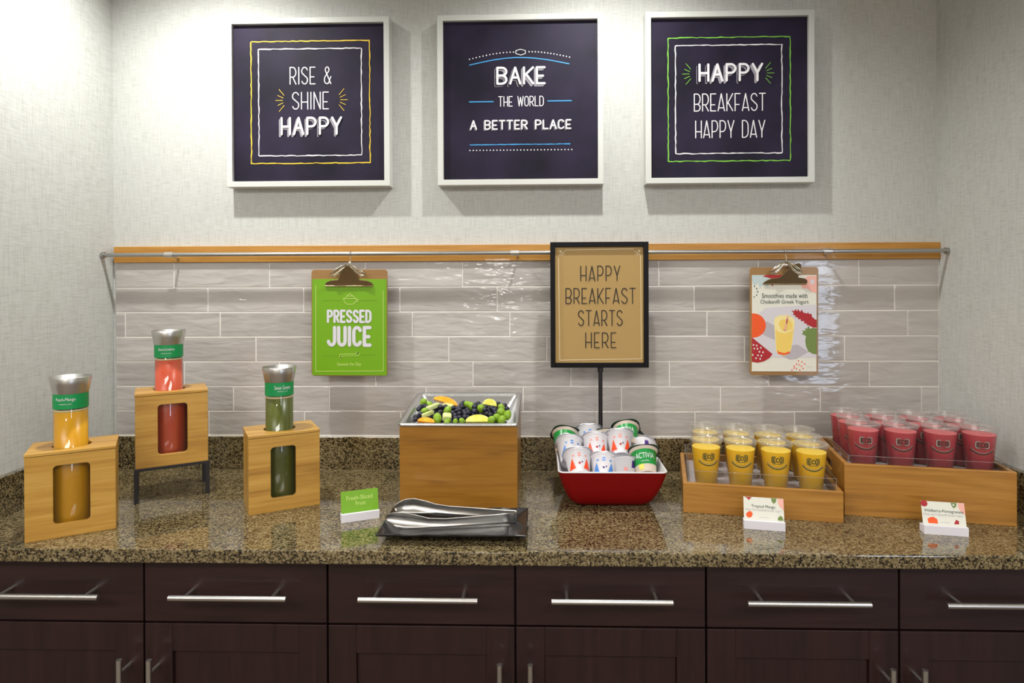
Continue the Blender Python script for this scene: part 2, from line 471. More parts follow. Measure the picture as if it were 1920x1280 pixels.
def glyph(ch, m=0.5):
    """strokes of a capital in a unit box (x 0..1, y 0..1), m = height of the middle bar"""
    pb = m
    bowl = lambda lo, hi: [(0, hi), (0.5, hi)] + arc(0.5, (lo + hi) / 2, 0.5, (hi - lo) / 2, 90, -90) + [(0, lo)]
    G = {
        'A': [[(0, 0), (0.5, 1), (1, 0)], [(0.5 * (m if m > .44 else .22) * .8, (m if m > .44 else .22) * .8), (1 - 0.5 * (m if m > .44 else .22) * .8, (m if m > .44 else .22) * .8)]],
        'B': [[(0, 0), (0, 1)], bowl(pb + .04, 1), [(0, pb + .04), (0.5, pb + .04)] + arc(0.5, (pb + .04) / 2, 0.5, (pb + .04) / 2, 90, -90) + [(0, 0)]],
        'C': [arc(0.5, 0.75, 0.5, 0.25, 20, 180) + arc(0.5, 0.25, 0.5, 0.25, 180, 340)],
        'D': [[(0, 0), (0, 1), (0.35, 1)] + arc(0.35, 0.7, 0.65, 0.3, 90, 0) + arc(0.35, 0.3, 0.65, 0.3, 0, -90) + [(0, 0)]],
        'E': [[(1, 1), (0, 1), (0, 0), (1, 0)], [(0, m), (0.8, m)]],
        'F': [[(1, 1), (0, 1), (0, 0)], [(0, m), (0.8, m)]],
        'G': [arc(0.5, 0.75, 0.5, 0.25, 20, 180) + arc(0.5, 0.25, 0.5, 0.25, 180, 360) + [(1, .45), (.55, .45)]],
        'H': [[(0, 0), (0, 1)], [(1, 0), (1, 1)], [(0, m), (1, m)]],
        'I': [[(0.5, 0), (0.5, 1)]],
        'J': [[(1, 1), (1, 0.25)] + arc(0.5, 0.25, 0.5, 0.25, 0, -170)],
        'K': [[(0, 0), (0, 1)], [(1, 1), (0, m)], [(0.25, m + .1), (1, 0)]],
        'L': [[(0, 1), (0, 0), (1, 0)]],
        'N': [[(0, 0), (0, 1), (1, 0), (1, 1)]],
        'O': [arc(0.5, 0.72, 0.5, 0.28, 0, 180) + arc(0.5, 0.28, 0.5, 0.28, 180, 360) + [(1, 0.72)]],
        'P': [[(0, 0), (0, 1)], bowl(pb, 1)],
        'R': [[(0, 0), (0, 1)], bowl(pb, 1), [(0.45, pb), (1, 0)]],
        'S': [arc(0.5, 0.76, 0.5, 0.24, 20, 200) + [(.14, .62), (.86, .38)] + arc(0.5, 0.24, 0.5, 0.24, 20, -160)],
        'T': [[(0, 1), (1, 1)], [(0.5, 1), (0.5, 0)]],
        'U': [[(0, 1), (0, 0.25)] + arc(0.5, 0.25, 0.5, 0.25, 180, 360) + [(1, 1)]],
        'V': [[(0, 1), (0.5, 0), (1, 1)]],
        'W': [[(0, 1), (0.25, 0), (0.5, 0.9), (0.75, 0), (1, 1)]],
        'Y': [[(0, 1), (0.5, m)], [(1, 1), (0.5, m), (0.5, 0)]],
        '&': [[(1, 0), (0.18, 0.78)] + arc(0.45, 0.83, 0.28, 0.17, 190, -20) + [(0.1, 0.4)] + arc(0.42, 0.22, 0.4, 0.22, 150, 310) + [(1, 0.42)]],
    }
    return G.get(ch, [])


WID = {'I': 0.12, ' ': 0.7, 'W': 1.45, 'L': 0.85, 'E': 0.85, 'F': 0.85, '&': 1.15, 'A': 1.1, 'Y': 1.05, 'J': 0.95}


_lay = 0


def ribbon(mb, pts, w, mi, z, T=None, jitter=0.0, caps=True):
    P = [Vector((p[0], p[1])) for p in pts]
    if jitter:
        Q = []
        for a, b in zip(P[:-1], P[1:]):
            n = max(1, int((b - a).length / 0.012))
            for i in range(n): Q.append(a.lerp(b, i / n))
        Q.append(P[-1]); P = [q + Vector((random.uniform(-jitter, jitter), random.uniform(-jitter, jitter))) for q in Q]
    ws = [w * (random.uniform(0.6, 1.25) if jitter else 1) for _ in P]
    global _lay
    for i in range(len(P) - 1):
        d = (P[i + 1] - P[i])
        if d.length < 1e-7: continue
        d.normalize(); nn = Vector((-d.y, d.x)); _lay = (_lay + 1) % 48; zz = z + _lay * 0.000014
        q = [P[i] - nn * ws[i] / 2, P[i + 1] - nn * ws[i + 1] / 2, P[i + 1] + nn * ws[i + 1] / 2, P[i] + nn * ws[i] / 2]
        mb.add([(p.x, p.y, zz) for p in q], [(0, 1, 2, 3)], mi, T)
    for i, p in enumerate(P):
        if (i in (0, len(P) - 1) and not caps) or jitter: continue
        _lay = (_lay + 1) % 48; zz = z + _lay * 0.000014
        mb.add([(x, y, zz) for x, y in circle(p.x, p.y, ws[i] / 2, 10)], [tuple(range(10))], mi, T)


def stroke_text(mb, txt, x0, y0, x1, y1, w, mi, z, m=0.5, gap=0.42, T=None, caps=True):
    """fit a word in the box x0..x1, y0 (bottom)..y1 (top)"""
    ws = [WID.get(c, 1.0) for c in txt]
    tot = sum(ws) + gap * (len(txt) - 1)
    k = (x1 - x0 - w) / tot; x = x0 + w / 2
    for c, cw in zip(txt, ws):
        for st in glyph(c, m):
            ribbon(mb, [(x + p[0] * cw * k, y0 + w / 2 + p[1] * (y1 - y0 - w)) for p in st], w, mi, z, T, caps=caps)
        x += (cw + gap) * k


class Print:
    """flat print: pixel-like design coordinates (x right, y down) mapped on a sheet W x H metres, centred"""
    def __init__(s, x0, y0, x1, y1, W, H):
        s.b = (x0, y0, x1, y1); s.W = W; s.H = H; s.mb = MB(); s.mats = []

    def mi(s, m):
        if m not in s.mats: s.mats.append(m)
        return s.mats.index(m)

    def p(s, x, y):
        x0, y0, x1, y1 = s.b
        return ((x - x0) / (x1 - x0) - 0.5) * s.W, (0.5 - (y - y0) / (y1 - y0)) * s.H

    def line(s, pts, w, m, z, jitter=0.0, caps=True): ribbon(s.mb, [s.p(*q) for q in pts], w, s.mi(m), z, jitter=jitter, caps=caps)

    def poly(s, pts, m, z):
        q = [s.p(*a) for a in pts]
        ar = sum(q[i][0] * q[(i + 1) % len(q)][1] - q[(i + 1) % len(q)][0] * q[i][1] for i in range(len(q)))
        if ar < 0: q.reverse()
        s.mb.add([(x, y, z) for x, y in q], [tuple(range(len(q)))], s.mi(m))

    def caps(s, txt, x0, y0, x1, y1, w, m, z, mid=0.5, gap=0.42, dx=0, dy=0):
        a = s.p(x0, y1); b = s.p(x1, y0)
        stroke_text(s.mb, txt, a[0] + dx, a[1] + dy, b[0] + dx, b[1] + dy, w, s.mi(m), z, mid, gap)

    def text(s, txt, x0, y0, x1, y1, m, z):
        a = s.p(x0, y1); b = s.p(x1, y0)
        vs, fs = text_fit(txt, a[0], a[1], b[0], b[1])
        s.mb.add([(x, y, z) for x, y in vs], fs, s.mi(m))

    def build(s, name, parent, loc=(0, 0, 0), rot=(0, 0, 0)): return s.mb.build(name, s.mats, parent, loc, rot)


# ================================================================== SETTING
def struct(name, mb, mat, bevel=0, parent=None):
    o = mb.build(name, mat, parent, bevel=bevel)
    if parent is None: o['kind'] = 'structure'
    return o


ZC = 2.66
b = MB(); b.box((XL - 0.02, 0.0, 0), (XR + 0.02, 0.1, ZC)); wall_back = struct('wall_back', b, 'wallpaper')
b = MB(); b.box((XL - 0.1, -0.72, 0), (XL, 0.0, ZC)); struct('wall_left', b, 'wallpaper')
b = MB(); b.box((XR, -0.72, 0), (XR + 0.1, 0.0, ZC)); struct('wall_right', b, 'wallpaper')
b = MB(); b.box((-4.0, -0.80, 0), (XL - 0.1, -0.72, ZC)); struct('wall_front_left', b, 'room_wall')
b = MB(); b.box((XR + 0.1, -0.80, 0), (5.0, -0.72, ZC)); struct('wall_front_right', b, 'room_wall')
b = MB(); b.box((-4.1, -6.0, 0), (-4.0, -0.72, ZC)); struct('wall_far_left', b, 'room_wall')
b = MB(); b.box((5.0, -6.0, 0), (5.1, -0.72, ZC)); struct('wall_far_right', b, 'room_wall')
b = MB()
for a, c in (((-4.0, -6.1, 0), (3.3, -6.0, ZC)), ((3.3, -6.1, 0), (4.3, -6.0, 0.3)), ((3.3, -6.1, 2.0), (4.3, -6.0, ZC)), ((4.3, -6.1, 0), (5.0, -6.0, ZC))): b.box(a, c)
struct('wall_rear', b, 'room_wall')
b = MB()
for x in (3.3, 3.77, 4.24): b.box((x, -6.07, 0.3), (x + 0.06, -6.02, 2.0))
for z in (0.3, 1.1, 1.94): b.box((3.3, -6.07, z), (4.3, -6.02, z + 0.06))
struct('window_1', b, 'white_frame')
b = MB(); b.box((-4.1, -6.1, -0.05), (5.1, 0.1, 0.0)); struct('floor', b, 'floor')
b = MB(); b.box((-4.1, -6.1, ZC), (5.1, 0.1, ZC + 0.05)); struct('ceiling', b, 'ceiling')
area('wall_sconce_lamp', (-0.30, -5.97, 1.76), 5, 0.3, 0.10, rot=(PI / 2, 0, 0))
area('daylight_lamp', (3.8, -6.2, 1.15), 45, 1.0, 1.7, rot=(PI / 2, 0, 0), col=(0.72, 0.82, 1.0))

# grout bed and tiles on the wall behind the counter
P_, Q_ = 0.0782, 0.3068
ZT = 1.0176
b = MB(); b.box((-1.1095, -0.0094, ZT - 0.003), (XR, -0.0002, ZT + 7 * P_ + 0.001)); struct('grout', b, 'grout', parent=wall_back)
offs = [0.0, -0.1978, -0.1586, -0.3509, -0.2752, -0.4242, -0.5035]
_tm = {}
for r in range(7):
    zc = ZT + P_ * (6 - r + 0.5)
    for n in range(-5, 8):
        x0 = offs[r] + n * Q_ + 0.0015; x1 = offs[r] + (n + 1) * Q_ - 0.0015
        x0 = max(x0, -1.1085); x1 = min(x1, XR - 0.002)
        if x1 - x0 < 0.008: continue
        L = round(x1 - x0, 4)
        if L not in _tm:
            b = MB(); b.box((-L / 2, -0.0055, -0.0373), (L / 2, 0, 0.0373))
            me = b.build('tile', 'tile', wall_back, bevel=0.0012, seg=2); _tm[L] = me; o = me
        else:
            o = _tm[L].copy(); C.objects.link(o)
        o.location = ((x0 + x1) / 2, -0.0052 + random.uniform(-.0004, .0004), zc)
        o.rotation_euler = (random.uniform(-.006, .006), 0, random.uniform(-.0018, .0018))
# caulk bead above the granite
b = MB(); b.box((-1.1095, -0.013, 1.0156), (XR, -0.001, 1.0188)); struct('trim_1', b, 'grout')

# ================================================================== COUNTERTOP
ct = thing('countertop', 'speckled brown granite worktop with low granite upstands along the walls', 'countertop', (0, 0, 0))
b = MB(); b.box((XL, -0.635, CT - 0.030), (XR, -0.0002, CT)); b.build('slab', 'granite', ct, bevel=0.003, seg=3)
b = MB(); b.box((XL + 0.02, -0.0202, CT), (XR - 0.02, -0.0002, 1.0156)); b.build('upstand', 'granite', ct, bevel=0.0015)
b = MB(); b.box((XL, -0.635, CT), (XL + 0.02, -0.0002, 1.0156)); b.build('upstand', 'granite', ct, bevel=0.0015)
b = MB(); b.box((XR - 0.02, -0.635, CT), (XR, -0.0002, 1.0156)); b.build('upstand', 'granite', ct, bevel=0.0015)
# ================================================================== CABINETS
FY = -0.61


def bar_handle(parent, length, vertical, loc, span):
    b = MB()
    h = length / 2
    if vertical:
        b.tube([(0, -0.037, -h), (0, -0.037, h)], 0.006, 14)
        for s in (-1, 1): b.tube([(0, 0, s * span / 2), (0, -0.037, s * span / 2)], 0.0045, 10)
    else:
        b.tube([(-h, -0.037, 0), (h, -0.037, 0)], 0.006, 14)
        for s in (-1, 1): b.tube([(s * span / 2, 0, 0), (s * span / 2, -0.037, 0)], 0.0045, 10)
    return b.build('handle', 'steel', parent, loc)


def shaker_door(w, h):
    b = MB(); s = 0.062; t = 0.019
    b.box((-w / 2, 0, -h / 2), (-w / 2 + s, t, h / 2)); b.box((w / 2 - s, 0, -h / 2), (w / 2, t, h / 2))
    b.box((-w / 2 + s, 0.0003, h / 2 - s), (w / 2 - s, t, h / 2)); b.box((-w / 2 + s, 0.0003, -h / 2), (w / 2 - s, t, -h / 2 + s))
    b.box((-w / 2 + s, 0.008, -h / 2 + s), (w / 2 - s, 0.015, h / 2 - s))
    return b


seams = [-1.058, -0.6433, -0.2291, 0.188, 0.6049, 1.0197, 1.4345]
cabl = ['dark espresso base cabinet at the left end of the counter, below the juice boxes',
        'dark espresso base cabinet in the middle, below the fruit box and black tray',
        'dark espresso base cabinet at the right end, below the smoothie crates']
for k in range(3):
    x0, xm, x1 = seams[2 * k], seams[2 * k + 1], seams[2 * k + 2]
    cb = thing('base_cabinet', cabl[k], 'cabinet', ((x0 + x1) / 2, FY, 0), 0, 'base cabinets under the counter')
    cx = (x0 + x1) / 2
    b = MB(); b.box((x0 - cx + 0.001, 0.0205, 0.10), (x1 - cx - 0.001, 0.59, CT - 0.0305)); b.box((x0 - cx + 0.001, 0.07, 0), (x1 - cx - 0.001, 0.55, 0.10))
    b.build('carcass', 'carcass', cb)
    for a, c, side in ((x0, xm, 1), (xm, x1, -1)):
        w_ = c - a - 0.004; mx_ = (a + c) / 2 - cx
        b = MB(); b.box((-w_ / 2, 0, -0.0675), (w_ / 2, 0.019, 0.0675))
        d = b.build('drawer', 'espresso', cb, (mx_, 0, 0.8105), bevel=0.0015)
        bar_handle(d, 0.258, False, (0, 0, 0.003), 0.192)
        b = shaker_door(w_, 0.628)
        d = b.build('door', 'espresso_v', cb, (mx_, 0, 0.7385 - 0.314), bevel=0.001)
        bar_handle(d, 0.19, True, (side * (w_ / 2 - 0.031), 0, 0.6775 - 0.095 - (0.7385 - 0.314)), 0.128)
b = MB(); b.box((XL, FY + 0.004, 0.1), (seams[0] - 0.002, FY + 0.03, CT - 0.031)); b.box((seams[-1] + 0.002, FY + 0.004, 0.1), (XR, FY + 0.03, CT - 0.031))
tag(b.build('filler_strip', 'espresso_v', bevel=0.001), kind='structure').name = 'trim_2'

# ================================================================== RAIL AND ROD
b = MB(); b.box((-1.109, -0.020, 1.5668), (XR - 0.0005, -0.0002, 1.6175))
tag(b.build('hanging_rail_board', 'rail_wood', bevel=0.0012), 'long honey-coloured wooden board fixed to the wall above the tiles', 'board')
rod = thing('hanging_rod', 'thin steel rod spanning the alcove in front of the wooden board', 'rod', (0, -0.057, 1.5895))
b = MB(); b.tube([(XL + 0.001, 0, 0), (XR - 0.001, 0, 0)], 0.0062, 16); b.build('tube', 'steel_dk', rod)
for s, x in ((1, XL), (-1, XR)):
    b = MB(); b.tube([(x + s * 0.0005, 0, 0), (x + s * 0.010, 0, 0)], 0.0095, 16); b.build('end_flange', 'steel_dk', rod)
for x in (-0.908, 0.1665, 1.1109):
    b = MB(); b.tube([(x - 0.013, 0, 0), (x + 0.013, 0, 0)], 0.0085, 16); b.tube([(x + 0.006, 0.004, -0.004), (x + 0.008, 0.036, -0.010)], 0.004, 8)
    b.build('bracket', 'steel', rod)

# ================================================================== PICTURE FRAMES
FW, FH, BW = 0.512, 0.525, 0.0175


def picture_frame(cx, label, px, draw):
    t = thing('picture_frame', label, 'picture', (cx, -0.0005, 2.0625), 0, 'framed chalkboard prints')
    b = MB()
    w2, h2 = FW / 2, FH / 2
    prof = [(-0.0, -0.0), (-0.0, -0.042), (BW, -0.042), (BW, -0.004), (0.0, -0.0)]
    for sx, sy, ex, ey in ((-1, -1, 1, -1), (1, -1, 1, 1), (1, 1, -1, 1), (-1, 1, -1, -1)):
        A = Vector((sx * w2, 0, sy * h2)); B = Vector((ex * w2, 0, ey * h2))
        ia = Vector((-sx, 0, -sy)); ib = Vector((-ex, 0, -ey))
        sec = []
        for P0, inn in ((A, ia), (B, ib)):
            sec.append([tuple(P0), tuple(P0 + Vector((0, -0.042, 0))), tuple(P0 + inn * BW + Vector((0, -0.042, 0))), tuple(P0 + inn * BW)])
        b.loft(sec)
    fr = b.build('frame', 'white_frame', t, bevel=0.0012)
    b = MB(); b.box((-w2 + BW - .001, -0.030, -h2 + BW - .001), (w2 - BW + .001, -0.004, h2 - BW + .001)); pr = b.build('print', 'chalk', t)
    P = Print(*px, FW - 2 * BW, FH - 2 * BW)
    draw(P)
    P.build('lettering', pr, (0, -0.0302, 0), UP)
    return t


def chalk_box(P, x0, y0, x1, y1, m, w):
    for a, c in (((x0, y0), (x1, y0)), ((x1, y0), (x1, y1)), ((x1, y1), (x0, y1)), ((x0, y1), (x0, y0))):
        P.line([a, c], w, m, 0.0004, jitter=0.0011)


def shadow_caps(P, txt, x0, y0, x1, y1, w, gap=0.42, d=0.0058, fine=0.0008):
    # drop-shadow outlines behind the bold white letters
    for k, m_, f in ((1.0, 'ink_grey', 0.95), (0.72, 'chalk', 0.80), (0.5, 'ink_grey', 0.9), (0.26, 'chalk', 1.04)):
        P.caps(txt, x0, y0, x1, y1, w * f, m_, 0.0003 + 0.0007 * (1 - k) * 1.4, 0.47, gap, dx=-d * k, dy=-d * k)
    P.caps(txt, x0, y0, x1, y1, w, 'ink_white', 0.0022, 0.47, gap)


def burst(P, cx, cy, rx, ry, s, m):
    for k, a in enumerate((50, 25, 0, -25, -50)):
        a = math.radians(a); L = (1.12, 0.92, 1.0, 0.92, 1.12)[k]; I = (0.52, 0.45, 0.45, 0.45, 0.52)[k]
        P.line([(cx + s * rx * math.cos(a) * I, cy - ry * math.sin(a) * I), (cx + s * rx * math.cos(a) * L, cy - ry * math.sin(a) * L)], 0.0016, m, 0.0004)


def draw1(P):
    chalk_box(P, 190, 212, 812, 845, 'ink_yellow', 0.0034); chalk_box(P, 230, 252, 769, 806, 'ink_white', 0.0034)
    P.caps('RISE &', 393, 345, 612, 437, 0.0032, 'ink_white', 0.0004, 0.42, 0.45)
    P.caps('SHINE', 405, 475, 598, 567, 0.0032, 'ink_white', 0.0004, 0.42, 0.45)
    shadow_caps(P, 'HAPPY', 345, 605, 668, 700, 0.0070, 0.5)
    burst(P, 385, 518, 66, 66, -1, 'ink_yellow'); burst(P, 630, 518, 66, 66, 1, 'ink_yellow')


def draw2(P):
    n = 14
    for k in range(n):
        for x, y in ((880.5 + k * 6.4, 107 - 12.4 * math.sin(k / 13 * PI / 2)), (1069 - k * 5.85, 105.4 - 11 * math.sin(k / 13 * PI / 2))):
            P.poly([(x + 1.25 * math.cos(a), y + 1.25 * math.sin(a)) for a in [i * PI / 4 for i in range(8)]], 'ink_white', 0.0004)
    P.line([(968, 92), (976.5, 89.5), (986, 92), (986, 97.5), (977.5, 100.5), (968, 97.5), (968, 92)], 0.0018, 'ink_white', 0.0004)
    P.line([(880.5 + (1068 - 880.5) * i / 16, 118 - 13 * math.sin(PI * i / 16)) for i in range(17)], 0.0032, 'ink_blue', 0.0004)
    shadow_caps(P, 'BAKE', 931, 122, 1024, 156, 0.0068, 0.42)
    P.line([(880, 187), (925, 187)], 0.0036, 'ink_blue', 0.0004); P.line([(1028, 187), (1072, 187)], 0.0036, 'ink_blue', 0.0004)
    P.caps('THE WORLD', 934.6, 177, 1020.4, 196.5, 0.0026, 'ink_white', 0.0004, 0.42, 0.42)
    shadow_caps(P, 'A BETTER PLACE', 881, 221.5, 1072, 240, 0.0046, 0.5, d=0.0028)
    P.line([(880, 267.6), (1070, 267.6)], 0.0034, 'ink_blue', 0.0004, jitter=0.0005)
    for k in range(31):
        x = 880.5 + k * 6.4
        P.poly([(x + 1.25 * math.cos(a), 278 + 1.25 * math.sin(a)) for a in [i * PI / 4 for i in range(8)]], 'ink_white', 0.0004)


def draw3(P):
    chalk_box(P, 217, 199, 883, 869, 'ink_green', 0.0034); chalk_box(P, 257, 241, 837, 828, 'ink_white', 0.0034)
    shadow_caps(P, 'HAPPY', 382, 340, 735, 440, 0.0070, 0.5)
    P.caps('BREAKFAST', 357, 502, 750, 600, 0.0032, 'ink_white', 0.0004, 0.36, 0.4)
    P.caps('HAPPY DAY', 364, 648, 747, 745, 0.0032, 'ink_white', 0.0004, 0.36, 0.4)
    burst(P, 363, 395, 68, 66, -1, 'ink_green'); burst(P, 727, 395, 68, 66, 1, 'ink_green')


picture_frame(-0.4765, 'white square frame reading RISE & SHINE HAPPY inside a yellow border', (97, 126, 890, 940), draw1)
picture_frame(0.1845, 'white square frame reading BAKE THE WORLD A BETTER PLACE with blue lines', (831, 37, 1121, 333.5), draw2)
picture_frame(0.8250, 'white square frame reading HAPPY BREAKFAST HAPPY DAY inside a green border', (121, 94, 976, 961), draw3)

# ================================================================== CLIPBOARDS
def metal_clip(parent, w, z_top, skew=0.0):
    """spring clip whose jaw bottom sits 31 mm under the board's top edge"""
    c = bpy.data.objects.new('clip', None)
    k = w / 0.15
    b = MB()
    jaw = [(-0.075, -0.052), (-0.074, -0.046), (-0.067, -0.039), (-0.055, -0.0345), (-0.032, -0.032), (-0.027, -0.022), (-0.020, -0.004), (-0.013, 0.008), (0.0, 0.013),
           (0.013, 0.008), (0.020, -0.004), (0.027, -0.022), (0.032, -0.032), (0.055, -0.0345), (0.067, -0.039), (0.074, -0.046), (0.075, -0.052)]
    jaw = [(x * k + skew * (y + 0.052), y) for x, y in jaw]
    T = Matrix.Translation((0, -0.0185, z_top)) @ Matrix.Rotation(PI / 2, 4, 'X') @ Matrix.Rotation(0.24, 4, 'X')
    b.prism(jaw, 0.0, 0.0016, 0, T)
    # curled lip along the jaw's lower edge
    b.tube([T @ Vector((x * k, -0.052, 0.001)) for x in (-0.074, -0.03, 0.03, 0.074)], 0.0022, 8)
    o = b.build('clip', 'nickel', parent, bevel=0.0004)
    for s in (-1, 1):
        b = MB()
        pts = [(s * 0.004 * k, -0.020, z_top + 0.015), (s * 0.022 * k, -0.023, z_top + 0.008), (s * 0.042 * k, -0.023, z_top - 0.004), (s * 0.055 * k, -0.021, z_top - 0.015),
               (s * 0.050 * k, -0.020, z_top - 0.020), (s * 0.036 * k, -0.020, z_top - 0.014), (s * 0.020 * k, -0.020, z_top - 0.002), (s * 0.010 * k, -0.020, z_top + 0.007)]
        b.tube([(p_[0] * 0.86, p_[1] + 0.002, p_[2] - 0.001) for p_ in pts], 0.0016, 8, closed=True)
        b.tube(pts, 0.0024, 8, closed=True)
        b.build('wire_lever', 'chrome', o)
    b = MB()
    b.tube([(-0.016 * k, -0.012, z_top + 0.006), (0.016 * k, -0.012, z_top + 0.006)], 0.006, 12)
    b.build('spring', 'chrome', o)
    return o


def clipboard(name_label, cx, zc, W, H, hookx, P, clipw, skew, paper):
    t = thing('clipboard', name_label, 'clipboard', (cx, -0.057, zc), 0, 'clipboards hanging from the rod')
    t.rotation_euler = (0, 0.004, 0)
    b = MB(); b.prism([(x, y) for x, y in rrect(-W / 2, -H / 2, W / 2, H / 2, 0.010)], 0, 0.003, 0, Matrix.Rotation(PI / 2, 4, 'X'))
    bd = b.build('board', 'hardboard', t, bevel=0.0006)
    x0, z0, x1, z1, pm = paper
    b = MB(); b.box((x0, -0.0042, z0), (x1, -0.0032, z1)); sh = b.build('poster', pm, t)
    P.build('lettering', sh, ((x0 + x1) / 2, -0.0044, (z0 + z1) / 2), UP)
    ztop = H / 2
    metal_clip(t, clipw, ztop, skew)
    b = MB()
    hz = 1.5895 - zc      # rod height in local coordinates
    pts = [(hookx, 0.0085 * math.cos(a), hz + 0.0085 * math.sin(a)) for a in [math.radians(x) for x in range(-30, 211, 20)]]
    pts = [(hookx, p[1], p[2]) for p in pts]
    tail = [(hookx + 0.001, -0.006, hz - 0.012), (hookx + 0.004, -0.010, hz - 0.026), (hookx + 0.002, -0.012, ztop + 0.022), (hookx + 0.005, -0.014, ztop + 0.010)]
    b.tube(pts + tail, 0.0013, 8)
    b.tube([(hookx + 0.0, -0.012 + 0.004 * math.cos(a), ztop + 0.018 + 0.006 * math.sin(a)) for a in [i * PI / 5 for i in range(10)]], 0.0015, 8, closed=True)
    b.build('hook', 'chrome', t)
    return t


# green poster, design coordinates = crop px
P = Print(133, 338, 765, 1155, 0.232, 0.298)
P.line([(165, 395), (165, 1120), (736, 1115), (736, 440)], 0.0014, 'lime_light', 0.0003, caps=False)
for k in range(46):
    for x, y in ((150, 350 + k * 17), (752, 350 + k * 17)): P.poly([(x - 2, y - 2), (x + 2, y - 2), (x + 2, y + 2), (x - 2, y + 2)], 'lime_dark', 0.0003)
for k in range(36): P.poly([(150 + k * 17, 1138), (154 + k * 17, 1138), (154 + k * 17, 1142), (150 + k * 17, 1142)], 'lime_dark', 0.0003)
for k in range(14):
    for x in (225 + k * 11, 530 + k * 11): P.poly([(x, 519), (x + 6, 519), (x + 6, 524), (x, 524)], 'lime_dark', 0.0003)
P.line([(400, 505), (410, 535), (430, 553), (478, 553), (500, 535), (512, 505), (400, 505)], 0.0015, 'lime_light', 0.0003)
P.line([(415, 500), (430, 484), (480, 484), (497, 500)], 0.0015, 'lime_light', 0.0003)
P.line([(430, 484), (455, 462), (480, 484)], 0.0015, 'lime_light', 0.0003)
P.line([(512, 515), (528, 512), (520, 530), (506, 535)], 0.0012, 'lime_light', 0.0003)
P.caps('PRESSED', 258, 598, 637, 712, 0.0072, 'ink_lilac', 0.0004, 0.48, 0.62)
P.caps('JUICE', 258, 735, 637, 912, 0.0108, 'ink_lilac', 0.0004, 0.48, 0.62)
P.line([(220, 988), (355, 988)], 0.0009, 'lime_dark', 0.0003); P.line([(545, 980), (668, 976)], 0.0009, 'lime_dark', 0.0003)
P.line([(365, 1000), (372, 975), (505, 972), (520, 955)], 0.0015, 'lime_light', 0.0003); P.line([(372, 1014), (388, 990), (525, 985), (534, 962)], 0.0012, 'lime_light', 0.0003)
P.poly([(508, 962), (525, 955), (527, 966), (512, 972)], 'foil_dark', 0.0004); P.poly([(368, 998), (380, 996), (384, 1008), (372, 1010)], 'foil_dark', 0.0004)
P.text('Squeeze the Day', 345, 1043, 548, 1080, 'lime_light', 0.0004)
clipboard('clipboard with bright green PRESSED JUICE poster hanging from the rod', -0.3435, 1.3770, 0.236, 0.3275, 0.003, P, 0.150, 0.0,
          (-0.1150, -0.1615, 0.1155, 0.1345, 'lime_paper'))

# smoothie poster
P = Print(160, 308, 740, 1165, 0.1935, 0.291)
P.poly([(160, 308), (300, 308), (330, 350), (300, 420), (260, 380), (230, 430), (215, 370), (180, 400), (160, 360)], 'paleblue', 0.0003)
P.poly([(600, 400), (612, 352), (660, 318), (740, 315), (740, 470), (690, 455), (655, 425), (622, 430)], 'pinkish', 0.0003)
P.poly([(680, 350), (715, 345), (718, 385), (690, 392)], 'palelav', 0.0004)
P.poly([(255, 320), (285, 308), (430, 308), (430, 335), (330, 338), (300, 330)], 'crimson', 0.0004)
P.poly([(318, 385), (355, 382), (348, 408)], 'crimson', 0.0004)
for x, y in ((183, 408), (203, 428), (212, 456), (203, 486), (180, 503)): P.poly(circle(x, y, 5, 8, 7), 'cup_ink', 0.0004)
P.text('Smoothies made with', 250, 470, 658, 512, 'cup_ink', 0.0005)
P.text('Chobani® Greek Yogurt', 237, 526, 668, 572, 'cup_ink', 0.0005)
P.poly([(285, 600), (740, 570), (740, 1040), (345, 1040), (160, 860), (160, 700)], 'palelav', 0.00025)
P.poly([(262, 725), (300, 722), (365, 760), (365, 885), (262, 842)], 'lavender', 0.0003)
P.poly([(500, 935), (570, 925), (670, 990), (560, 1052), (500, 1058), (420, 1025)], 'lavender', 0.0003)
P.poly([(160, 648)] + [(172 + 114 * math.cos(a), 757 + 108 * math.sin(a)) for a in [math.radians(x) for x in range(-90, 91, 10)]] + [(160, 866)], 'orange', 0.0004)
P.poly([(160, 862), (346, 1010), (320, 1045), (270, 1075), (215, 1088), (160, 1080)], 'crimson', 0.0005)
for x, y in ((175, 930), (203, 935), (182, 962), (210, 963), (240, 955), (228, 990), (260, 995), (168, 1018), (215, 1022), (246, 1025), (198, 1048), (235, 1053)): P.poly(circle(x, y, 7, 8, 9), 'ink_white', 0.0007)
P.poly([(512, 622), (540, 628), (548, 610), (565, 630), (572, 608), (592, 635), (606, 615), (620, 640), (655, 650), (662, 636), (672, 655), (692, 650), (700, 680), (730, 705), (740, 700), (740, 775),
        (705, 775), (690, 762), (678, 765), (672, 752), (655, 756), (650, 738), (632, 740), (625, 715), (600, 720), (598, 700), (575, 700), (570, 682), (548, 685), (552, 668), (528, 662), (535, 645)], 'crimson', 0.0004)
P.poly([(605, 830), (620, 822), (612, 798), (640, 805), (638, 778), (655, 785), (665, 755), (680, 785), (700, 778), (740, 780), (740, 1012), (705, 1008), (665, 985), (645, 940), (638, 890), (645, 850)], 'olive', 0.0004)
P.poly([(358, 720), (365, 690), (400, 668), (480, 662), (530, 685), (543, 720), (538, 790), (515, 960), (500, 1000), (450, 1026), (395, 1012), (378, 985)], 'smoothie_print_lt', 0.0006)
P.poly([(372, 790), (400, 815), (460, 825), (515, 805), (532, 780), (510, 960), (490, 995), (445, 1008), (400, 998), (382, 970)], 'smoothie_print', 0.0008)
P.poly([(400, 745), (415, 710), (450, 700), (500, 710), (528, 745), (520, 785), (470, 805), (425, 795)], 'smoothie_print', 0.0008)
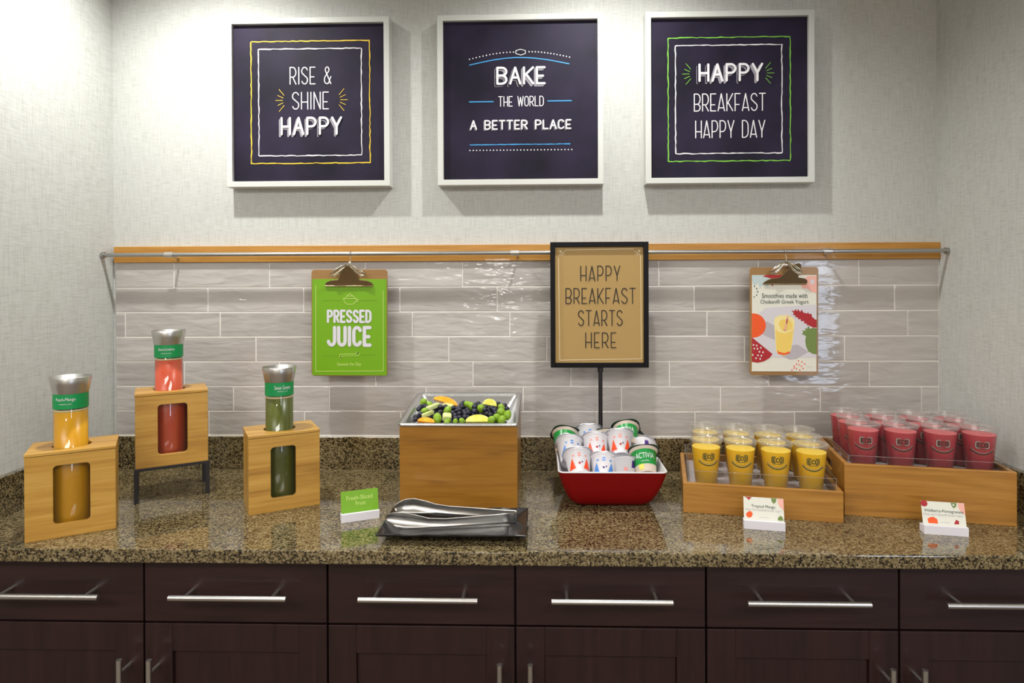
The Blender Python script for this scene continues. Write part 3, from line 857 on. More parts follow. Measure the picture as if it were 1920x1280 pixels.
P.poly([(382, 968), (400, 990), (450, 1002), (500, 985), (502, 1000), (450, 1020), (395, 1008)], 'orange', 0.0009)
P.line([(480, 672), (455, 795)], 0.0045, 'pinkish', 0.0010); P.line([(476, 700), (470, 735)], 0.003, 'crimson', 0.0012); P.poly(circle(453, 796, 9, 10), 'crimson', 0.0013)
for x, y in ((578, 1070), (560, 1098), (610, 1080), (634, 1098), (540, 1118), (582, 1105), (605, 1118), (562, 1140), (620, 1138), (590, 1152), (520, 1150), (540, 1135)): P.poly(circle(x, y, 5, 8, 8), 'tri_orange', 0.0004)
P.line([(650, 1122), (710, 1122)], 0.0009, 'lavender', 0.0004)
clipboard('narrow clipboard with white smoothie poster showing a glass and red fruit shapes', 0.9800, 1.3785, 0.205, 0.3265, 0.002, P, 0.130, 0.55,
          (-0.0965, -0.1515, 0.0965, 0.1395, 'paper'))

# ================================================================== STANDING SIGN
sg = thing('standing_sign', 'black framed gold sign on a thin pole reading HAPPY BREAKFAST STARTS HERE', 'sign', (0.4204, -0.085, CT), 0)
b = MB(); w2, z0, z1 = 0.1458, 0.330, 0.7045; B_ = 0.0145
b.box((-w2, -0.020, z0), (-w2 + B_, 0, z1)); b.box((w2 - B_, -0.020, z0), (w2, 0, z1)); b.box((-w2 + B_, -0.0199, z0), (w2 - B_, 0, z0 + B_)); b.box((-w2 + B_, -0.0199, z1 - B_), (w2 - B_, 0, z1))
b.box((-w2 + 0.002, -0.004, z0 + 0.002), (w2 - 0.002, -0.001, z1 - 0.002))
fr = b.build('frame', 'black_frame', sg, bevel=0.001)
b = MB(); b.box((-w2 + B_, -0.012, z0 + B_), (w2 - B_, -0.005, z1 - B_)); pr = b.build('print', 'kraft', sg)
P = Print(1039, 463, 1205.6, 679, 2 * (w2 - B_), z1 - z0 - 2 * B_)
P.line([(1058, 468.5), (1188, 467)], 0.0016, 'ink_cream', 0.0003, caps=False)
P.line([(1045.5, 483), (1047, 674.5), (1201.5, 672), (1200.5, 480)], 0.0016, 'ink_cream', 0.0003, caps=False)
for cx_, s_ in ((1050, 1), (1197, -1)):
    for a in (0, 35, 70, 110):
        a = math.radians(a); P.line([(cx_ + s_ * 2 * math.cos(a), 473 + 2 * math.sin(a)), (cx_ + s_ * 8.5 * math.cos(a), 472 + 9 * math.sin(a))], 0.0013, 'ink_cream', 0.0003)
    P.poly(circle(cx_ - s_ * 1, 471, 2.0, 8), 'ink_cream', 0.0003)
P.caps('HAPPY', 1086.6, 498, 1162.3, 527, 0.0029, 'ink_black', 0.0004, 0.36, 0.55)
P.caps('BREAKFAST', 1058.4, 539.5, 1191, 569.5, 0.0029, 'ink_black', 0.0004, 0.36, 0.5)
P.caps('STARTS', 1082, 581, 1166.4, 610.7, 0.0029, 'ink_black', 0.0004, 0.36, 0.5)
P.caps('HERE', 1095.5, 622.5, 1154.5, 652, 0.0029, 'ink_black', 0.0004, 0.36, 0.55)
P.build('lettering', pr, (0, -0.0122, (z0 + z1) / 2), UP)
b = MB(); b.tube([(0.003, -0.008, 0.006), (0.003, -0.008, z0 + 0.002)], 0.0062, 16); b.tube([(0.003, -0.008, z0 - 0.014), (0.003, -0.008, z0)], 0.0085, 16)
b.build('pole', 'black_metal', sg)
b = MB(); b.box((-0.065, -0.060, 0), (0.065, 0.060, 0.006)); b.build('base', 'black_metal', sg, bevel=0.001)

# ================================================================== JUICE BOXES
BWD, BDP, BHT, TH = 0.174, 0.128, 0.1995, 0.010


def juice_box(label, loc, rotz, win, stand):
    t = thing('juice_box', label, 'juice box', loc, rotz, 'wooden juice dispenser boxes')
    z = 0.0915 if stand else 0.0
    T = Matrix.Rotation(PI / 2, 4, 'X')
    LT = 0.007
    wx0, wz0, wx1, wz1 = win
    inner = rrect(wx0, wz0, wx1, wz1, 0.009, 5)
    outer = rays_to_rect(inner, (wx0 + wx1) / 2, (wz0 + wz1) / 2, 0.0, 0.0, BWD, BHT - LT - 0.001)
    b = MB(); b.plate_hole(outer, inner, -TH, 0, 0, Matrix.Translation((0, 0, z)) @ T)
    b.build('front_panel', 'pine', t, bevel=0.0007)
    for x in (0.0, BWD - TH):
        b = MB(); b.box((x, TH, z), (x + TH, BDP - TH, z + BHT - LT)); b.build('side_panel', 'pine_v', t, bevel=0.0006)
    b = MB(); b.box((0, BDP - TH, z), (BWD, BDP, z + BHT - LT)); b.build('back_panel', 'pine', t, bevel=0.0006)
    b = MB(); b.box((TH, TH, z), (BWD - TH, BDP - TH, z + 0.008)); b.build('bottom_panel', 'pine', t)
    hx, hy = 0.083, 0.064
    hole = circle(hx, hy, 0.0395, 48)
    out = rays_to_rect(hole, hx, hy, -0.001, -0.001, BWD + 0.001, BDP + 0.001)
    b = MB(); b.plate_hole(out, hole, z + BHT - LT, z + BHT); b.build('lid', 'pine', t, bevel=0.0008)
    b = MB(); b.prism(rrect(wx0 - 0.005, wz0 - 0.005, wx1 + 0.005, wz1 + 0.005, 0.009), -TH - 0.0025, -TH - 0.0005, 0, Matrix.Translation((0, 0, z)) @ T)
    b.build('window_pane', 'acrylic', t)
    # added dark sheet, its colour stands in for shade inside the box
    b = MB(); b.box((TH + .001, BDP - TH - 0.002, z + 0.008), (BWD - TH - .001, BDP - TH - 0.0005, z + BHT - LT - .001)); b.build('shade_sheet', 'inside_shade', t)
    if stand:
        s = thing('box_stand', 'low black metal riser holding up the middle-height left juice box', 'stand', loc, rotz)
        s['label'] = 'low black metal stand with four legs under the strawberry juice box'
        a0, a1, d0, d1 = -0.003, 0.177, -0.003, 0.134
        b = MB()
        for q in (((a0, d0, 0.0845), (a1, d0 + 0.005, 0.0910)), ((a0, d1 - 0.005, 0.0845), (a1, d1, 0.0910)), ((a0, d0 + .005, 0.0845), (a0 + 0.005, d1 - .005, 0.0910)), ((a1 - 0.005, d0 + .005, 0.0845), (a1, d1 - .005, 0.0910))): b.box(*q)
        b.build('top_frame', 'black_metal', s, bevel=0.0005)
        for lx in (a0, a1 - 0.010):
            for ly in (d0, d1 - 0.010):
                b = MB(); b.box((lx, ly, 0), (lx + 0.010, ly + 0.010, 0.0845)); b.build('leg', 'black_metal', s, bevel=0.0005)
    return t


def wrap(vs, r_of_z, a0, sgn=1):
    """bend flat (x, z) points round a z axis; a0 = angle of x=0"""
    return [(r_of_z(z) * math.cos(a0 + x / r_of_z(z)), r_of_z(z) * math.sin(a0 + x / r_of_z(z)), z) for x, z in vs]


def juice_bottle(label, loc, rotz, base, juice, name1, turn):
    """glass carafe standing in the box; base = height of the box floor"""
    t = thing('juice_bottle', label, 'bottle', (loc[0], loc[1], loc[2] + base), rotz, 'juice carafes standing in the wooden boxes')
    H = lambda z: z - 0.008       # heights measured from box bottom
    r = 0.0352
    b = MB(); b.lathe([(0.0001, 0.001), (0.044, 0.001), (0.046, 0.006), (0.046, H(0.165)), (0.0425, H(0.182)), (r, H(0.1925)), (r, H(0.328))], 48)
    b.build('glass', 'glass', t)
    b = MB(); b.lathe([(0.0001, 0.003), (0.0425, 0.003), (0.0445, 0.007), (0.0445, H(0.164)), (0.041, H(0.181)), (r - 0.0012, H(0.1925)), (r - 0.0012, H(0.2815)), (0.0001, H(0.2815))], 48)
    b.build('juice', juice, t)
    b = MB(); b.lathe([(0.0001, H(0.2817)), (r - 0.0013, H(0.2817)), (r - 0.0013, H(0.286)), (0.0001, H(0.286))], 40); b.build('foam', 'foam_pale', t)
    b = MB(); b.lathe([(r + 0.0008, H(0.2895)), (r + 0.0008, H(0.3255))], 48); lb = b.build('label_band', 'label_green', t)
    b = MB(); a0 = -PI / 2 + turn
    rr = lambda z: r + 0.0012
    vs, fs = text_fit(name1, -0.021, H(0.3065), 0.021, H(0.3165)); b.add(wrap(vs, rr, a0), fs)
    vs, fs = text_fit('PRESSED JUICE', -0.013, H(0.2995), 0.013, H(0.3025)); b.add(wrap(vs, rr, a0), fs)
    b.build('lettering', 'ink_white', lb)
    b = MB(); b.lathe([(r + 0.0012, H(0.3245)), (0.0370, H(0.3265)), (0.0402, H(0.345)), (0.0437, H(0.3625)), (0.0432, H(0.3632)), (0.0396, H(0.345)), (0.0355, H(0.328)), (0.031, H(0.330)), (0.0001, H(0.329))], 48)
    b.build('steel_collar', 'steel', t)
    return t


def at(o, rz, u, v): return (o[0] + u * math.cos(rz) - v * math.sin(rz), o[1] + u * math.sin(rz) + v * math.cos(rz), CT)


W1 = (0.0525, 0.0315, 0.1235, 0.1665)
W3 = (0.0525, 0.0335, 0.1140, 0.1645)
o1, r1 = (-0.9175, -0.608), math.radians(31.3)
o2, r2 = (-0.831, -0.348), math.radians(32.0)
o3, r3 = (-0.4895, -0.428), math.radians(30.5)
juice_box('wooden juice box at the left end of the counter, yellow juice in its window', (o1[0], o1[1], CT), r1, W1, False)
juice_box('wooden juice box raised on a black stand, red juice in its window', (o2[0], o2[1], CT), r2, W1, True)
juice_box('wooden juice box with dark green window, right of the raised box', (o3[0], o3[1], CT), r3, W3, False)
juice_bottle('glass carafe of yellow Peach-Mango juice with steel collar', at(o1, r1, 0.081, 0.064), r1, 0.008, 'juice_orange', 'Peach-Mango', -0.22)
juice_bottle('glass carafe of red Banana-Strawberry juice with steel collar', at(o2, r2, 0.081, 0.064), r2, 0.0995, 'juice_red', 'Banana-Strawberry', -0.20)
juice_bottle('glass carafe of dark green Sweet Greens juice with steel collar', at(o3, r3, 0.083, 0.064), r3, 0.008, 'juice_green', 'Sweet Greens', 0.10)

# ================================================================== FRUIT BOX AND PAN
FX0, FX1, FY0, FY1 = -0.1212, 0.1843, -0.3670, -0.0980
fb = thing('fruit_box', 'large square wooden box carrying the metal fruit pan', 'box', ((FX0 + FX1) / 2, FY0, CT))
w2 = (FX1 - FX0) / 2; D = FY1 - FY0
h0, h1 = 0.2135, 0.2480
b = MB(); b.box((-w2, 0, 0), (w2, 0.006, h0 - .0005)); b.build('front_panel', 'oak_box', fb, bevel=0.001)
b = MB(); b.box((-w2, D - 0.005, 0), (w2, D, h1 - .004)); b.build('back_panel', 'oak_box', fb, bevel=0.001)
for x in (-w2, w2 - 0.006):
    b = MB(); b.add([(x, 0.006, 0), (x + 0.006, 0.006, 0), (x + 0.006, D - 0.005, 0), (x, D - 0.005, 0), (x, 0.006, h0 - .001), (x + 0.006, 0.006, h0 - .001), (x + 0.006, D - 0.005, h1 - .004), (x, D - 0.005, h1 - .004)],
                    [(0, 3, 2, 1), (4, 5, 6, 7), (0, 1, 5, 4), (1, 2, 6, 5), (2, 3, 7, 6), (3, 0, 4, 7)])
    b.build('side_panel', 'oak_box', fb, bevel=0.001)
slope = math.atan2(h1 - h0, D)
pan = thing('fruit_pan', 'square hammered metal pan full of cut fruit on the wooden box', 'pan', ((FX0 + FX1) / 2, FY0, CT + h0), rot=(slope, 0, 0))
Dl = D / math.cos(slope)


def sq(hx, y0, y1, z, r, n=5): return [(x, y, z) for x, y in rrect(-hx, y0, hx, y1, r, n)]


hx = w2 + 0.004
secs = [sq(hx, -0.005, Dl + 0.004, 0.001, 0.012), sq(hx + .0005, -0.0055, Dl + 0.0045, 0.006, 0.012), sq(hx - 0.004, -0.001, Dl, 0.0078, 0.010), sq(hx - 0.008, 0.003, Dl - 0.004, 0.0072, 0.010),
        sq(hx - 0.016, 0.011, Dl - 0.012, -0.004, 0.014), sq(hx - 0.040, 0.030, Dl - 0.042, -0.050, 0.022), sq(hx - 0.052, 0.040, Dl - 0.054, -0.056, 0.02)]
b = MB(); b.loft(secs, smooth=True, cap1=True)
b.build('shell', 'pan', pan)


def plane_z(y): return CT + 0.214 + (y + 0.37) * (0.036 / 0.27)


BB = [(-0.0374, -0.2271), (-0.0212, -0.2376), (-0.0006, -0.2375), (0.0203, -0.2135), (0.025, -0.2374), (0.0671, -0.197), (0.0586, -0.2079), (0.0712, -0.2213), (0.0597, -0.2346), (0.0912, -0.2239), (0.109, -0.2423), (0.1241, -0.2022), (0.118, -0.2603), (0.0624, -0.2606), (0.0416, -0.2525), (0.0467, -0.2708), (0.0344, -0.2658), (0.0207, -0.2505), (0.0129, -0.2397), (-0.0304, -0.2712), (-0.0318, -0.2887), (0.0156, -0.272), (0.0060, -0.286), (0.0242, -0.2889), (0.0143, -0.3054), (0.0277, -0.3181), (0.0352, -0.3316), (0.0411, -0.2947), (0.0418, -0.3122), (0.0211, -0.3336), (0.091, -0.2605), (0.0989, -0.2831), (0.1104, -0.3028), (0.1224, -0.280), (-0.091, -0.2353), (-0.0934, -0.251), (-0.0742, -0.2378), (-0.0834, -0.2230), (-0.0798, -0.2988), (-0.088, -0.313), (-0.0868, -0.3318), (-0.0686, -0.3012), (0.1427, -0.2237), (0.1519, -0.2499), (0.0241, -0.1972)]
b = MB()
n = 14
prof = [(0.0001, -1), (0.38, -0.92), (0.72, -0.69), (0.95, -0.3), (1, 0.02), (0.94, 0.35), (0.72, 0.68), (0.42, 0.88), (0.30, 0.93), (0.24, 0.86), (0.0001, 0.84)]
b.lathe([(r * 0.0068, z * 0.0062) for r, z in prof], 16)
berry = b.build('blueberry', 'blueberry')
tag(berry, 'small dark blueberry in the metal fruit pan', 'fruit', 'blueberries in the fruit pan')
berries = [berry]
low = [(-0.08 + 0.020 * i + 0.005 * (j % 2), -0.335 + 0.019 * j) for i in range(12) for j in range(8)]
for k, (x, y) in enumerate(BB + low):
    o = berry if k == 0 else berry.copy()
    if k: C.objects.link(o)
    up = 0.004 + random.uniform(-0.002, 0.003) if k < len(BB) else -0.010 + random.uniform(-0.003, 0.001)
    o.location = (x, y, plane_z(y) + up)
    s = random.uniform(1.02, 1.2) * (1.0 if k < len(BB) else 1.25); o.scale = (s, s, s)
    o.rotation_euler = (random.uniform(-.9, .9), random.uniform(-.9, .9), random.uniform(0, 6))

GG = [(-0.0904, -0.195, 1.1), (-0.0699, -0.2138, .9), (-0.074, -0.2714, 1.0), (0.1387, -0.2829, 1.25), (0.1357, -0.2383, .95), (0.1557, -0.3001, 1.1), (0.038, -0.2104, .95), (0.0500, -0.2268, 1.0), (0.1295, -0.322, 1.1), (0.1427, -0.338, 1.05), (0.1152, -0.338, 1.05), (-0.0292, -0.3259, 1.2), (-0.0112, -0.2661, 1.1), (0.080, -0.2482, 1.2), (0.0386, -0.3456, .8), (0.022, -0.3503, .7), (0.0007, -0.3504, .8)]
b = MB(); b.lathe([(math.sin(PI * i / 10) * 0.0095 + 0.00005, -math.cos(PI * i / 10) * 0.0125) for i in range(11)], 18)
g0 = b.build('green_grape', 'grape'); tag(g0, 'plump green grape among the blueberries in the metal pan', 'fruit', 'green grapes in the fruit pan')
for k, (x, y, s) in enumerate(GG):
    o = g0 if k == 0 else g0.copy()
    if k: C.objects.link(o)
    o.location = (x, y, plane_z(y) + 0.005); o.scale = (s, s, s)
    o.rotation_euler = (random.uniform(.2, 1.2), random.uniform(-1, 1), random.uniform(0, 6))


def wedge(name, L, H, T_, mat, label, loc, rot, n=12):
    """melon slice: half-moon outline of length L, height H, thickness T_ narrowing to the top"""
    b = MB()
    o1_ = [(L / 2 * math.cos(PI * i / n), H * math.sin(PI * i / n)) for i in range(n + 1)]
    b.loft([[(x, -T_ / 2, z) for x, z in o1_], [(x * .98, 0, z * 1.04) for x, z in o1_], [(x, T_ / 2, z) for x, z in o1_]], cap0=True, cap1=True)
    o = b.build(name, mat, None, loc, rot, bevel=0.0012)
    return tag(o, label, 'fruit')


def chunk(name, sx, sy, sz, mat, label, loc, rot):
    b = MB(); b.box((-sx / 2, -sy / 2, -sz / 2), (sx / 2, sy / 2, sz / 2))
    o = b.build(name, mat, None, loc, rot, bevel=min(sx, sy, sz) * 0.28, seg=4)
    return tag(o, label, 'fruit')


wedge('melon_wedge', 0.066, 0.020, 0.020, 'pear', 'pale yellow-green melon wedge at the front of the pan', (0.0797, -0.335, plane_z(-.335) - .004), (-0.55, 0, 0.03))
wedge('melon_wedge', 0.042, 0.019, 0.016, 'pear', 'pale yellow melon wedge at the back right of the pan', (0.1005, -0.2090, plane_z(-.209)), (-0.45, 0.12, -0.1))
wedge('cantaloupe_wedge', 0.074, 0.017, 0.016, 'cantaloupe', 'long orange melon wedge leaning at the back left of the pan', (-0.0270, -0.1960, plane_z(-.196) + .003), (-0.55, 0.24, -0.18))
wedge('cantaloupe_wedge', 0.046, 0.013, 0.014, 'cantaloupe', 'orange melon piece at the front left corner of the pan', (-0.0560, -0.3430, plane_z(-.343) - .001), (-0.6, 0.10, 0.0))
chunk('melon_chunk', 0.016, 0.046, 0.013, 'honeydew', 'pale green melon stick lying diagonally beneath the orange wedge', (-0.0560, -0.2350, plane_z(-.235) + .006), (0.1, -0.1, -0.55))
chunk('melon_chunk', 0.011, 0.040, 0.012, 'honeydew', 'thin pale green melon stick near the front left of the pan', (-0.0600, -0.2960, plane_z(-.296) + .006), (0.1, -0.1, -0.60))
chunk('melon_chunk', 0.024, 0.022, 0.018, 'honeydew', 'square pale green melon cube at the front of the pan', (-0.0045, -0.3190, plane_z(-.319) + .006), (0.35, 0.1, 0.2))
chunk('melon_chunk', 0.030, 0.016, 0.010, 'honeydew', 'whitish melon slice just under the long orange wedge', (-0.0165, -0.2180, plane_z(-.218) + .003), (0.3, 0.1, -0.2))

# ================================================================== BLACK TRAY AND TONGS
tr = thing('tongs_tray', 'black rectangular slate-look tray at the counter front', 'tray', (0.0445, -0.514, CT))
b = MB()


def wav(pts, a):
    return [(x, y, z + a * math.sin(x * 95 + y * 60) * .5 + random.uniform(-a, a) * .4) for x, y, z in pts]


def rect_pts(hx, hy, z, n=16, m_=8):
    P_ = []
    for i in range(n): P_.append((-hx + 2 * hx * i / n, -hy, z))
    for i in range(m_): P_.append((hx, -hy + 2 * hy * i / m_, z))
    for i in range(n): P_.append((hx - 2 * hx * i / n, hy, z))
    for i in range(m_): P_.append((-hx, hy - 2 * hy * i / m_, z))
    return P_


secs = [rect_pts(0.120, 0.048, 0.0, 16, 8), rect_pts(0.140, 0.066, 0.010), wav(rect_pts(0.166, 0.086, 0.0190), .0012), wav(rect_pts(0.169, 0.0885, 0.0225), .0014), wav(rect_pts(0.166, 0.086, 0.0240), .0012),
        rect_pts(0.140, 0.064, 0.0115), rect_pts(0.126, 0.052, 0.0070), rect_pts(0.06, 0.02, 0.0065)]
b.loft(secs, smooth=False, cap0=True, cap1=True)
b.build('dish', 'melamine', tr)
tg = thing('serving_tongs', 'stainless steel serving tongs lying on the black tray', 'tongs', (0, 0, CT + 0.0072))


def tong_arm(pts, name):
    """pts: (x, y, zmin, zmax, bulge)"""
    b = MB(); secs = []
    K = 8
    for i, (x, y, za, zb, bu) in enumerate(pts):
        j0 = max(i - 1, 0); j1 = min(i + 1, len(pts) - 1)
        d = Vector((pts[j1][0] - pts[j0][0], pts[j1][1] - pts[j0][1], 0)).normalized(); nn = Vector((-d.y, d.x, 0))
        ring = []
        for s_, off in ((0, 0.0), (1, 0.0016)):
            rng = range(K + 1) if s_ == 0 else range(K, -1, -1)
            for k in rng:
                t_ = k / K; z = za + (zb - za) * t_; q = bu * (1 - (2 * t_ - 1) ** 2) + off
                ring.append((x + nn.x * q, y + nn.y * q, z))
        secs.append(ring)
    b.loft(secs, smooth=True, cap0=True, cap1=True)
    return b.build(name, 'steel', tg)


tong_arm([(0.1845, -0.486, 0.004, 0.027, 0), (0.150, -0.494, 0.003, 0.026, -.001), (0.08, -0.505, 0.002, 0.023, -.002), (0.02, -0.513, 0.001, 0.021, -.003), (-0.02, -0.519, 0.001, 0.024, -.005), (-0.050, -0.523, 0.000, 0.033, -.009),
          (-0.078, -0.526, 0.0005, 0.039, -.013), (-0.100, -0.524, 0.003, 0.038, -.013), (-0.115, -0.519, 0.008, 0.033, -.008), (-0.123, -0.515, 0.016, 0.025, -.002)], 'arm')
tong_arm([(0.1845, -0.486, 0.004, 0.027, 0), (0.188, -0.480, 0.004, 0.027, 0.0), (0.1845, -0.474, 0.004, 0.027, 0), (0.150, -0.468, 0.004, 0.027, -.001), (0.08, -0.461, 0.008, 0.029, -.002), (0.02, -0.456, 0.010, 0.031, -.003), (-0.012, -0.455, 0.012, 0.035, -.004),
          (-0.040, -0.455, 0.010, 0.043, -.009), (-0.066, -0.456, 0.010, 0.049, -.012), (-0.088, -0.460, 0.012, 0.048, -.012), (-0.104, -0.466, 0.017, 0.041, -.007), (-0.110, -0.470, 0.024, 0.034, -.002)], 'arm')

# ================================================================== YOGURT BOWL
bw = thing('yogurt_bowl', 'red square bowl with white inside holding the yogurt cups', 'bowl', (0.4285, -0.252, CT))
HX, HY = 0.140, 0.132


def bsec(f, z, r): return [(x, y, z) for x, y in rrect(-HX * f, -HY * f, HX * f, HY * f, r, 5)]


outer_s = [(0.60, 0.0, .02), (0.68, 0.003, .022), (0.77, 0.015, .022), (0.85, 0.035, .022), (0.92, 0.060, .02), (0.97, 0.085, .018), (0.995, 0.0975, .016)]
b = MB(); b.loft([bsec(f, z, r) for f, z, r in outer_s], 0, smooth=True, cap0=True)
b.loft([bsec(f, z, r) for f, z, r in [(0.995, 0.0975, .016), (1.0, 0.0995, .016), (0.992, 0.1010, .016), (0.975, 0.1005, .015), (0.965, 0.097, .015), (0.94, 0.085, .016), (0.89, 0.060, .018), (0.82, 0.035, .02), (0.74, 0.017, .02), (0.6, 0.008, .02)]], 1, smooth=True, cap1=True)
b.build('shell', ['red_enamel', 'white_enamel'], bw)


def yog_r(z): return 0.0215 + 0.0075 * z / 0.056


def yogurt(kind, label, loc, rot, group):
    """cup 56 mm tall; origin at the middle; lid on top"""
    t = thing('yogurt_cup', label, 'yogurt', loc, 0, group, rot=rot); t.scale = (1.2, 1.2, 1.2); t.rotation_euler[0] -= 0.28
    T0 = Matrix.Translation((0, 0, -0.028))
    b = MB(); f = 1.0
    b.lathe([(0.0001, 0.002), (0.019, 0.002), (0.0205, 0.0), (0.0215, 0.0008), (0.0290, 0.054), (0.0325, 0.0545), (0.0325, 0.056), (0.0001, 0.056)], 36, 0, T0)
    body = b.build('cup', {'green': 'cup_cream', 'pink': 'cup_white'}.get(kind, 'cup_white'), t)
    b = MB()
    fo = rrect(-0.0335, -0.0335, 0.0335, 0.0335, 0.024, 6) + []
    if kind == 'green': fo = [(x * 1.03, y * 1.03) for x, y in fo]; fo[9] = (0.041, 0.036)
    b.prism([(x, y) for x, y in fo], 0.0562, 0.0568, 0, T0)
    b.build('foil_lid', 'foil_dark' if kind == 'green' else 'foil', t)
    b = MB(); a0 = -PI / 2
    rr = lambda z: yog_r(z) + 0.0005
    def strip(z0_, z1_, mi, a1=0.0, a2=2 * PI, off=0.0003):
        n_ = 36; vs = []
        for i in range(n_ + 1):
            a = a1 + (a2 - a1) * i / n_
            for z in (z0_, z1_): vs.append(((yog_r(z) + off) * math.cos(a), (yog_r(z) + off) * math.sin(a), z))
        b.add(vs, [(2 * i, 2 * i + 2, 2 * i + 3, 2 * i + 1) for i in range(n_)], mi, T0, True)
    def pol(pts, mi, off=0.0006):
        r_ = lambda z: yog_r(z) + off
        cx_, cz_ = sum(q[0] for q in pts) / len(pts), sum(q[1] for q in pts) / len(pts)
        tris = [((cx_, cz_), pts[i], pts[(i + 1) % len(pts)]) for i in range(len(pts))]
        for _ in range(2):
            nx = []
            for A, B, D_ in tris:
                ab, bd, da = [((p_[0] + q_[0]) / 2, (p_[1] + q_[1]) / 2) for p_, q_ in ((A, B), (B, D_), (D_, A))]
                nx += [(A, ab, da), (ab, B, bd), (da, bd, D_), (ab, bd, da)]
            tris = nx
        vv = [q for t_ in tris for q in t_]
        b.add(wrap(vv, r_, a0), [(3 * i, 3 * i + 1, 3 * i + 2) for i in range(len(tris))], mi, T0)
    if kind == 'green':
        strip(0.0165, 0.050, 0)
        vs, fs = text_fit('ACTIVIA', -0.022, 0.029, 0.022, 0.041); b.add(wrap(vs, lambda z: yog_r(z) + 0.0009, a0), fs, 1, T0)
        vs, fs = text_fit('vanilla', -0.009, 0.0215, 0.009, 0.0245); b.add(wrap(vs, lambda z: yog_r(z) + 0.0009, a0), fs, 1, T0)
        strip(0.005, 0.0165, 2, a0 - 0.2 - 0.5, a0 - 0.2, 0.0005)
        b.build('wrapper', ['yog_green', 'ink_white', 'pear'], body)
    else:
        c1, c2 = {'orange': (0, 0), 'blue': (1, 1), 'pink': (3, 3)}[kind]
        if kind == 'pink':
            pol(circle(-0.002, 0.030, 0.004, 10), 3); pol([(0.012, 0.034), (0.024, 0.036), (0.022, 0.050), (0.014, 0.050)], 2)
        else:
            for cx_ in (-0.0175, 0.0175): pol([(cx_ - 0.0090, 0.008), (cx_ + 0.0090, 0.008), (cx_ + 0.001, 0.034)], c1)
            pol(circle(0.0, 0.020, 0.0028, 10), 2 if kind == 'blue' else 4); pol(circle(0.006, 0.023, 0.0018, 8), 2)
            for z in (0.036, 0.0415): pol([(-0.003, z), (0.004, z), (0.004, z + 0.0032), (-0.003, z + 0.0032)], 5 if kind == 'blue' else 3)
            for x_ in (-0.016, 0.014): pol([(x_, 0.037), (x_ + 0.005, 0.037), (x_ + 0.005, 0.041), (x_, 0.041)], 5 if kind == 'blue' else 3)
        b.build('wrapper', ['tri_orange', 'tri_blue', 'purple', 'pinkred', 'crimson', 'tri_blue'], body)
    return t


GY = 'yogurt cups piled in the red bowl'
YG = [('green', 'green ACTIVIA yogurt cup with dark lid, back left corner of the bowl', (0.314, -0.166, 0.118), (-0.55, 0.25, 0.15)),
      ('blue', 'white yogurt cup with blue triangles at the back, left of the sign pole', (0.385, -0.160, 0.124), (-0.50, 0.0, 0.0)),
      ('green', 'small green yogurt cup half hidden directly in front of the sign pole', (0.434, -0.158, 0.112), (-0.40, -0.05, -0.05)),
      ('green', 'green ACTIVIA yogurt cup standing highest at the back right of the pile', (0.492, -0.178, 0.138), (-0.60, -0.20, -0.12)),
      ('blue', 'white yogurt cup with blue triangle at the left side of the bowl', (0.325, -0.236, 0.110), (-0.60, 0.12, 0.10)),
      ('orange', 'white yogurt cup with orange triangles in the middle of the pile', (0.397, -0.238, 0.118), (-0.62, 0.05, 0.0)),
      ('orange', 'white yogurt cup with orange triangles right of the middle, tipped highest', (0.464, -0.238, 0.128), (-0.55, -0.05, -0.05)),
      ('orange', 'white yogurt cup with orange triangles at the front left rim', (0.345, -0.310, 0.094), (-0.62, 0.0, 0.05)),
      ('blue', 'white yogurt cup with blue marks at the front centre rim', (0.411, -0.312, 0.082), (-0.65, 0.0, -0.08)),
      ('green', 'green ACTIVIA yogurt cup standing at the front right rim', (0.522, -0.300, 0.100), (-0.45, -0.08, -0.05)),
      ('pink', 'pale pink yogurt cup behind the front right green cup', (0.530, -0.222, 0.100), (-0.75, -0.30, -0.3)),
      ('pink', 'pinkish yogurt cup low at the front rim between blue and green cups', (0.466, -0.303, 0.074), (-0.30, 0.1, 0.1))]
for kd, lb_, (x, y, z), rt in YG: yogurt(kd, lb_, (x, y, CT + z), rt, GY)

